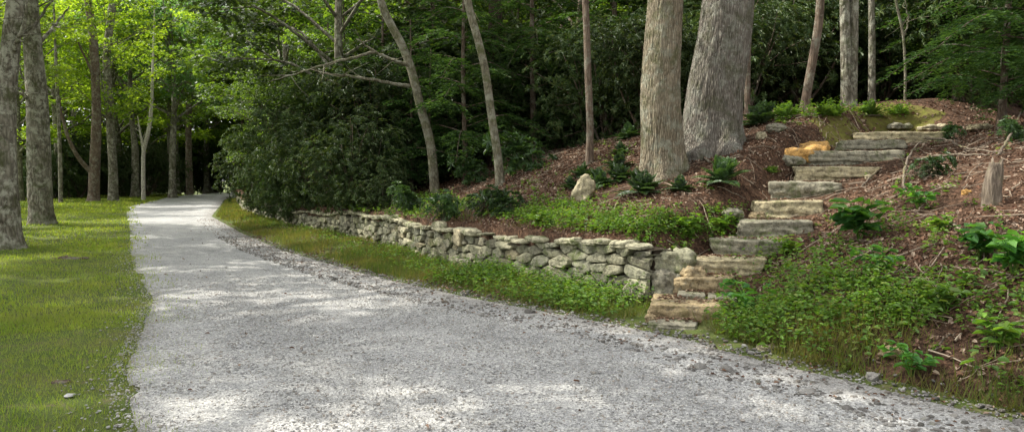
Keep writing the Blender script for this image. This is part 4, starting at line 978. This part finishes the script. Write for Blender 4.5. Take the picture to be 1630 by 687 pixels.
# grass
def grass_geo(G, x, y, h, rs, wf=.11, lean=.5, dz=0):
    n = len(x); a = rs.uniform(0, 6.28, n); D = np.stack([np.cos(a) * lean * rs.uniform(.2, 1.4, n), np.sin(a) * lean * rs.uniform(.2, 1.4, n), np.ones(n)], -1)
    N = np.stack([np.cos(a), np.sin(a), rs.uniform(-.4, .2, n)], -1); V, F = leaves(P3(x, y, dz - .004), D, N, h, np.maximum(h * wf, .003), 'blade'); G.add(V, F)
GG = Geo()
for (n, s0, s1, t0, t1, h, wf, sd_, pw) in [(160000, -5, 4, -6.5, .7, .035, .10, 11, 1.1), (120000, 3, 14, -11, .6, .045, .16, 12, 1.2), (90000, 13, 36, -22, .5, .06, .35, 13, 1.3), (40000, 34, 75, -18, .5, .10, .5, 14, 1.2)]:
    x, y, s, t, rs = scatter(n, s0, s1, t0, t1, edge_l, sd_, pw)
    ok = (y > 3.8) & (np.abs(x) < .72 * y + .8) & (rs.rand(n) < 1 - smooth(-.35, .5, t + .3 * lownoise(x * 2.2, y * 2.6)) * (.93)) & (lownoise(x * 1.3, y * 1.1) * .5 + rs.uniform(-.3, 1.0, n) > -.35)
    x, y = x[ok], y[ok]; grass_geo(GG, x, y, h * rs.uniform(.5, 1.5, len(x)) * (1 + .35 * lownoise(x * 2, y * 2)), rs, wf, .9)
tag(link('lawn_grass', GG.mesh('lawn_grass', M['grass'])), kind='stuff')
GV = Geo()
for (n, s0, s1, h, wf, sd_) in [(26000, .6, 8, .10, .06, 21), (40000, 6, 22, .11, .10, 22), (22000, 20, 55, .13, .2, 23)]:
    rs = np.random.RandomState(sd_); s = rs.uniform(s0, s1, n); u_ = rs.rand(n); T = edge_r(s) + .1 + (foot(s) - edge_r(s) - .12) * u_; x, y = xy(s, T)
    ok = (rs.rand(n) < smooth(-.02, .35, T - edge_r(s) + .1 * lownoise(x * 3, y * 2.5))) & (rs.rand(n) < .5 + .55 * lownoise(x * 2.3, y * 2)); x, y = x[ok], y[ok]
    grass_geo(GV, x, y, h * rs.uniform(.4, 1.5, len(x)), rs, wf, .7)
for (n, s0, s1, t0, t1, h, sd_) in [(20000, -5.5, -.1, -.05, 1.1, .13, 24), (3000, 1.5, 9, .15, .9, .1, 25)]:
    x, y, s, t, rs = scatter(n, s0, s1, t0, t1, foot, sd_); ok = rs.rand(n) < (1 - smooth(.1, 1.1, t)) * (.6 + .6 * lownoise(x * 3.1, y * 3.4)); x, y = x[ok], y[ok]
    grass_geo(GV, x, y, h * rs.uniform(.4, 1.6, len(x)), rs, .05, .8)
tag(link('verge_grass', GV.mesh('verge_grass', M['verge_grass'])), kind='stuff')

# weeds and ground cover: little leafy stems
def weeds_geo(G, x, y, hgt, rs, leaf=.05, per=14, shape='oval', asp=.62):
    n = len(x); k_ = per; X = np.repeat(x, k_); Y = np.repeat(y, k_); Hh = np.repeat(hgt, k_); f = rs.uniform(.15, 1, n * k_); a = rs.uniform(0, 6.28, n * k_)
    sp = (.25 + .5 * np.sqrt(f)) * Hh * .55; b = P3(x, y); B = np.repeat(b, k_, 0); sw_ = np.repeat(rs.normal(0, .18, (n, 2)), k_, 0) * Hh[:, None]
    P = B + np.stack([np.cos(a) * sp + sw_[:, 0] * f, np.sin(a) * sp + sw_[:, 1] * f, f * Hh], -1); D = np.stack([np.cos(a), np.sin(a), rs.uniform(-.5, .3, n * k_)], -1)
    N = np.stack([rs.normal(0, .35, n * k_), rs.normal(0, .35, n * k_), np.ones(n * k_)], -1); L = leaf * rs.uniform(.5, 1.3, n * k_) * (1.2 - .5 * f); V, F = leaves(P, D, N, L, L * asp, shape); G.add(V, F)
GW = Geo()
# dense patch at the foot of the wall near the steps, thinning leftwards
rs = np.random.RandomState(31)
for (n, s0, s1, u0, hh, lf, keep) in [(620, .75, 4.6, .15, .27, .055, 1.0), (420, 4.2, 9.5, .35, .17, .05, .7), (380, 9, 24, .5, .16, .055, .5)]:
    s = rs.uniform(s0, s1, n); T = edge_r(s) + (foot(s) - edge_r(s) - .08) * rs.uniform(u0, 1, n); x, y = xy(s, T); ok = rs.rand(n) < keep * (.75 + .5 * lownoise(x * 2.5, y * 2.5)); x, y = x[ok], y[ok]
    weeds_geo(GW, x, y, hh * rs.uniform(.4, 1.3, len(x)), rs, lf)
# bank right of the steps
for (n, s0, s1, t0, t1, hh, lf, keep) in [(620, -2.4, -.05, .0, 1.25, .24, .055, 1.0), (120, -5.5, -.05, .05, 1.8, .24, .085, .7), (430, -6, -2.0, .0, 1.2, .15, .05, .6), (330, -5, -.3, .9, 2.6, .16, .05, .55), (160, -5.5, -.2, 2.2, 5.5, .12, .05, .5)]:
    x, y, s, t, rs = scatter(n, s0, s1, t0, t1, foot, 40 + n); dst = np.min([np.hypot(x - q[0], y - q[1] - .2) for q in SC], axis=0)
    ok = (rs.rand(n) < keep * (.6 + .6 * lownoise(x * 2.2, y * 2.7))) & (dst > .47); x, y = x[ok], y[ok]; weeds_geo(GW, x, y, hh * rs.uniform(.4, 1.4, len(x)), rs, lf)
# on top of the wall
for (n, s0, s1, t0, t1, hh, lf, keep) in [(560, .7, 3.4, .2, 1.2, .17, .055, 1.0), (620, 3, 9, .3, 1.3, .14, .055, .85), (260, 1, 8, 1.2, 3.2, .12, .05, .5), (300, 8, 13, .3, 1.6, .2, .06, .9), (420, 13, 26, .1, 1.4, .3, .07, .9)]:
    x, y, s, t, rs = scatter(n, s0, s1, t0, t1, foot, 60 + n); ok = (rs.rand(n) < keep * (.5 + .8 * lownoise(x * 1.6, y * 1.9))); x, y = x[ok], y[ok]; weeds_geo(GW, x, y, hh * rs.uniform(.4, 1.3, len(x)), rs, lf)
rs = np.random.RandomState(91)
for (x0, x1, y0, y1, n_, hh, lf) in [(1215, 1445, 176, 190, 90, .22, .06), (1190, 1290, 190, 200, 24, .12, .05), (940, 1010, 215, 300, 26, .14, .05), (560, 860, 318, 352, 170, .15, .065), (860, 1000, 340, 370, 40, .13, .06), (1120, 1180, 335, 395, 40, .16, .055), (1040, 1130, 355, 385, 60, .15, .055), (1150, 1262, 400, 520, 90, .2, .05), (1225, 1270, 380, 420, 16, .14, .05), (1290, 1600, 215, 480, 60, .1, .045)]:
    for _ in range(n_):
        q = hit(rs.uniform(x0, x1), rs.uniform(y0, y1))
        if q is not None: weeds_geo(GW, np.array([q[0]]), np.array([q[1]]), np.array([hh * rs.uniform(.5, 1.3)]), rs, lf)
tag(link('ground_cover', GW.mesh('ground_cover', M['weed'])), kind='stuff')

# ------------------------------------------------------------------ single plants
def fern_mesh(seed, fr=12, L=.38, m='fern', arch=.6, pin=15, wd=.24, ap=.34, e0=.5, e1=1.25):
    rs = np.random.RandomState(seed); PP, DD, NN, LL = [], [], [], []
    for i in range(fr):
        a = i * 2.4 + rs.uniform(-.3, .3); l = L * rs.uniform(.6, 1.15); el_ = rs.uniform(e0, e1); d = np.array([math.cos(a) * math.cos(el_), math.sin(a) * math.cos(el_), math.sin(el_)])
        t = np.linspace(.15, 1, pin)[:, None]; p = d * l * t + np.array([0, 0, -arch * l]) * t * t * .7; dd = unit(np.gradient(p, axis=0)); side = unit(np.cross(dd, [0, 0, 1.])); w_ = (np.sin(np.pi * np.clip(t[:, 0], 0, 1) ** .7) * .9 + .12) * l * wd
        for sg in (1, -1): PP.append(p); DD.append(side * sg + dd * .35); NN.append(np.cross(side, dd) + rs.normal(0, .15, p.shape)); LL.append(w_)
    P, D, N, Lx = map(np.concatenate, (PP, DD, NN, LL)); V, F = leaves(P, D, N, Lx, np.maximum(Lx * ap, .010), 'oval'); G = Geo(); G.add(V, F)
    return G.mesh('fronds', M[m])
def leafy_mesh(seed, H=.35, n=70, leaf=.12, m='weed', asp=.6, spread=.8):
    rs = np.random.RandomState(seed); T = Geo(); PP, DD, NN, LL = [], [], [], []
    for i in range(max(3, n // 9)):
        a = rs.uniform(0, 6.28); tip = np.array([math.cos(a) * H * spread * rs.uniform(.2, 1), math.sin(a) * H * spread * rs.uniform(.2, 1), H * rs.uniform(.55, 1.1)]); q = spline([(0, 0, -.03), tip * [.35, .35, .6], tip], 7)
        V, F = tube(q, np.linspace(.006, .002, 7), 4); T.add(V, F)
        for j in range(9):
            k_ = rs.randint(2, 7); b = rs.uniform(0, 6.28); PP.append(q[k_]); DD.append([math.cos(b), math.sin(b), rs.uniform(-.3, .3)]); NN.append(rs.normal(0, .3, 3) + [0, 0, 1.]); LL.append(leaf * rs.uniform(.6, 1.2))
    P, D, N, L = np.array(PP), np.array(DD), np.array(NN), np.array(LL); V, F = leaves(P, D, N, L, L * asp, 'oval'); G = Geo(); G.add(V, F)
    return T.mesh('stems', M['weed']), G.mesh('leaves', M[m])
dferns = [fern_mesh(1, 42, .33, 'dark_fern', .45, 14, .2, .42, .2, 1.4), fern_mesh(2, 34, .28, 'dark_fern', .5, 14, .2, .42, .2, 1.4)]
bferns = [fern_mesh(3, 30, .50, 'bright_fern', .6, 24, .14, .16, .6, 1.45), fern_mesh(4, 26, .42, 'bright_fern', .6, 22, .14, .16, .5, 1.45)]
bigleaf = [leafy_mesh(5, .42, 90, .17, 'fern', .6), leafy_mesh(6, .3, 60, .13, 'weed', .65), leafy_mesh(7, .25, 60, .09, 'fern', .55)]
drho = rhodo(171, .30, .36, 90, .10, 'dark_fern', 7, 'oval', .34)
def single(name, meshes, parts, px, py, sc_, label, cat, group=None):
    p = hit(px, py); e = empty(name, p, (px * 7.3) % 6.28); sc_ = sc_ * ((1.55 if group and 'dark' in group else 1.0) if name == 'fern' else 1); e.scale = (sc_,) * 3; tag(e, label, cat, group)
    for n, me in zip(parts, meshes): link(n, me, e)
def fern(px, py, k_, sc_, label, group='dark evergreen ferns on the bank', src=None): single('fern', [(src or dferns)[k_]], ['fronds'], px, py, sc_, label, 'fern', group)
fern(1022, 308, 0, 1.05, 'dark glossy fern at the left foot of the tan oak'); fern(1150, 292, 0, 1.1, 'dark glossy fern clump between the widest oak and the steps')
fern(985, 268, 1, 1.0, 'dark fern left of the tan oak, level with its base'); fern(985, 288, 0, .9, 'dark fern below and left of the tan oak'); fern(925, 282, 1, .95, 'dark fern just above the upright pale slab')
fern(955, 296, 0, .85, 'dark fern to the right of the upright pale slab'); fern(1083, 304, 1, .8, 'small dark fern below the tan oak'); fern(990, 245, 1, .8, 'upper dark fern between the slim brown trunk and the tan oak')
fern(1210, 200, 0, 1.25, 'dark leafy clump at the right foot of the widest oak'); fern(960, 222, 0, 1.3, 'dark fern patch high on the slope right of the slim brown trunk'); fern(1000, 222, 1, 1.3, 'dark fern patch beside the upper left of the tan oak')
fern(910, 300, 1, .7, 'small dark fern left of the upright pale slab')
for (px, py, sc_, lab) in [(840, 272, 2.0, 'low dark rhododendron clump right of the slim mossy trunk'), (860, 228, 1.6, 'dark seedling rhododendron at the top of the litter slope'), (700, 352, 1.2, 'dark leafy clump on top of the wall below the crooked trunk'), (762, 345, 1.1, 'dark leafy clump on top of the wall below the slim mossy trunk'),
                           (650, 338, 1.4, 'dark leafy clump at the wall top near the thicket'), (815, 340, 1.0, 'dark leafy clump on top of the wall, middle of its length'), (1470, 285, .7, 'dark shrublet under the fallen branch right of the steps'), (1610, 225, .7, 'dark shrublet at the right edge above the stump'), (1515, 226, .7, 'dark shrublet under the hemlock at top right'), (760, 290, 1.5, 'dark low bush at the foot of the hemlock')]:
    single('seedling_shrub', drho, S2, px, py, sc_, lab, 'shrub', 'small dark shrubs on the bank')
for (px, py, k_, sc_, lab) in [(1385, 188, 0, 1.15, 'bright green fern in front of the thin grey trunk above the steps'), (1330, 188, 1, 1.1, 'bright fern in front of the twin trunked tree'), (1250, 190, 0, 1.0, 'bright fern left of the leaning reddish trunk'), (1430, 186, 1, 1.0, 'bright fern at the back of the mossy ground above the steps'), (1310, 186, 0, .8, 'bright fern just right of the leaning reddish trunk'), (1228, 278, 1, .55, 'small bright fern on the litter left of the upper steps'), (1300, 285, 1, .35, 'tiny green fern on the tenth step')]:
    fern(px, py, k_, sc_, lab, 'bright ferns near the steps', bferns)
for (px, py, k_, sc_, lab) in [(1368, 385, 0, 1.15, 'largest broad leaved plant on the bank right of the middle steps'), (1462, 332, 2, 1.2, 'fine leaved plant right of the largest broad leaved one'), (1395, 440, 2, 1.3, 'bushy plant below the largest broad leaved one'), (1560, 415, 0, .8, 'broad leaved bramble at the right, below the stump'), (1612, 440, 0, .95, 'broad leaved bramble at the right edge'),
                               (1495, 372, 1, .75, 'small broad leaved plant left of the curved fallen stick'), (1505, 500, 1, .9, 'light green seedling in the lower right of the bank'), (1250, 405, 1, .8, 'green weed at the right end of the sixth step'), (1590, 560, 1, 1.0, 'leafy weed near the lower right corner'), (1150, 372, 1, 1.0, 'light green plant left of the seventh step'), (1100, 378, 1, 1.1, 'light green plant on the wall end'), (860, 362, 1, .9, 'yellow green plant on the middle of the wall top'),
                               (1450, 600, 2, 1.1, 'bright weed at the foot of the bank, lower right'), (1190, 500, 2, 1.5, 'leafy weed at the right end of the tan step')]:
    single('leafy_plant', bigleaf[k_], ('stems', 'leaves'), px, py, sc_, lab, 'plant', 'leafy plants on the bank')

# stump and fallen branches
p = hit(1580, 325); G = Geo(); V, F = hero_trunk([(0, 0, -.1), (0, 0, .18), (.02, 0, .34), (.03, 0, .46)], [.075, .068, .064, .05], None, 28, .3, 5, .012, 5, 30, 16)
n = 28; top = V[-n:]; top[:, 2] += np.array([.03 * math.sin(i * 1.7) + .03 * math.sin(i * .9) for i in range(n)]); V[-n:] = top; V = np.concatenate([V, [[.02, 0, .38]]]); k0 = len(V) - 1 - n
G.add(V, [F, np.array([[k0 + i, k0 + (i + 1) % n, k0 + n] for i in range(n)])]); tag(link('tree_stump', G.mesh('tree_stump', M['dead_wood'], True), None, p), 'short weathered jagged tree stump on the bank at the right', 'stump')
def stick(pts, wpx, label, m='dead_wood', name='fallen_branch', lift=.03, forks=()):
    W3 = [hit(x, y) + np.array([0, 0, lift + dz]) for (x, y, dz) in pts]; b = W3[0]; G = Geo(); q = spline([w_ - b for w_ in W3], 24); rr = wpx / FP * b[1] / 2
    rs = np.random.RandomState(int(pts[0][0])); q += rs.normal(0, .006, q.shape); V, F = tube(q, np.linspace(rr, rr * .45, 24), 8, .2, 3); G.add(V, F)
    for (k_, dx, dy, dz) in forks:
        t = spline([q[k_], q[k_] + np.array([dx, dy, dz]) * .5 + rs.normal(0, .02, 3), q[k_] + np.array([dx, dy, dz])], 8); V, F = tube(t, np.linspace(rr * .6, rr * .2, 8), 6, .2, 4); G.add(V, F)
    tag(link(name, G.mesh(name, M[m], True), None, b), label, 'branch', 'fallen branches on the bank')
stick([(1437, 305, .0), (1441, 285, .12), (1455, 255, .16), (1480, 231, .08)], 5, 'upright forked dead branch right of the upper steps', forks=[(14, .25, .1, .10), (8, -.12, .0, .15)])
stick([(1472, 232, .1), (1505, 240, .14), (1540, 248, .08), (1600, 252, .04)], 4, 'grey fallen branch running right from the forked one', forks=[(12, .4, .3, .05)])
stick([(1455, 262, .05), (1510, 260, .08), (1575, 256, .05)], 5, 'pale straight stick lying left of the stump')
stick([(1590, 255, .05), (1610, 232, .15), (1625, 205, .25)], 5, 'broken stick leaning above the stump')
stick([(1508, 358, .0), (1522, 372, .05), (1540, 389, .0)], 6, 'short curved pale stick below and left of the stump')
stick([(1096, 238, .02), (1110, 248, .05), (1130, 262, .0)], 8, 'rust coloured root piece between the two oaks', 'bark_brown')
stick([(1372, 300, .0), (1390, 285, .03), (1400, 275, .02)], 4, 'short stick right of the ninth step')
stick([(1330, 186, .05), (1370, 190, .06), (1405, 190, .03)], 4, 'stick lying in front of the bright ferns')
stick([(1375, 460, .0), (1420, 448, .05), (1455, 435, .02)], 4, 'thin branched stick in the middle of the right bank', forks=[(14, .1, .1, .04)])
stick([(1490, 562, .0), (1505, 550, .03), (1520, 541, .02)], 4, 'short pale stick in the weeds at lower right')
stick([(815, 272, .0), (850, 262, .04), (905, 243, .02)], 5, 'long stick lying across the litter slope right of the slim mossy trunk')
stick([(1558, 470, .0), (1600, 455, .03), (1628, 452, .02)], 3, 'thin pale stick at the right edge of the bank')
stick([(975, 345, .0), (985, 325, .04), (998, 310, .02)], 3, 'crooked twig below the dark ferns and the tan oak')

# moss on the ground above the steps
Gm = Geo(); rs = np.random.RandomState(3)
for (px, py, r_) in [(1345, 203, .45), (1405, 192, .7), (1320, 214, .3), (1465, 190, .5), (1370, 196, .4)]:
    c = hit(px, py); a = np.linspace(0, 2 * np.pi, 25)[:-1]; rings = []
    for f in (0.02, .35, .7, 1.0):
        rr = r_ * f * (1 + .25 * np.sin(a * 3 + px) + .12 * np.sin(a * 7)); x = c[0] + np.cos(a) * rr; y = c[1] + np.sin(a) * rr * .8; rings.append(np.stack([x, y, bank_z(x, y) + .03 * (1 - f ** 2) - .005 + .012 * (f < .9)], -1))
    V = np.concatenate(rings); F = np.array([[i * 24 + j, i * 24 + (j + 1) % 24, (i + 1) * 24 + (j + 1) % 24, (i + 1) * 24 + j] for i in range(3) for j in range(24)]); Gm.add(V, F)
tag(link('moss_patch', Gm.mesh('moss_patch', M['moss'], True)), kind='stuff')
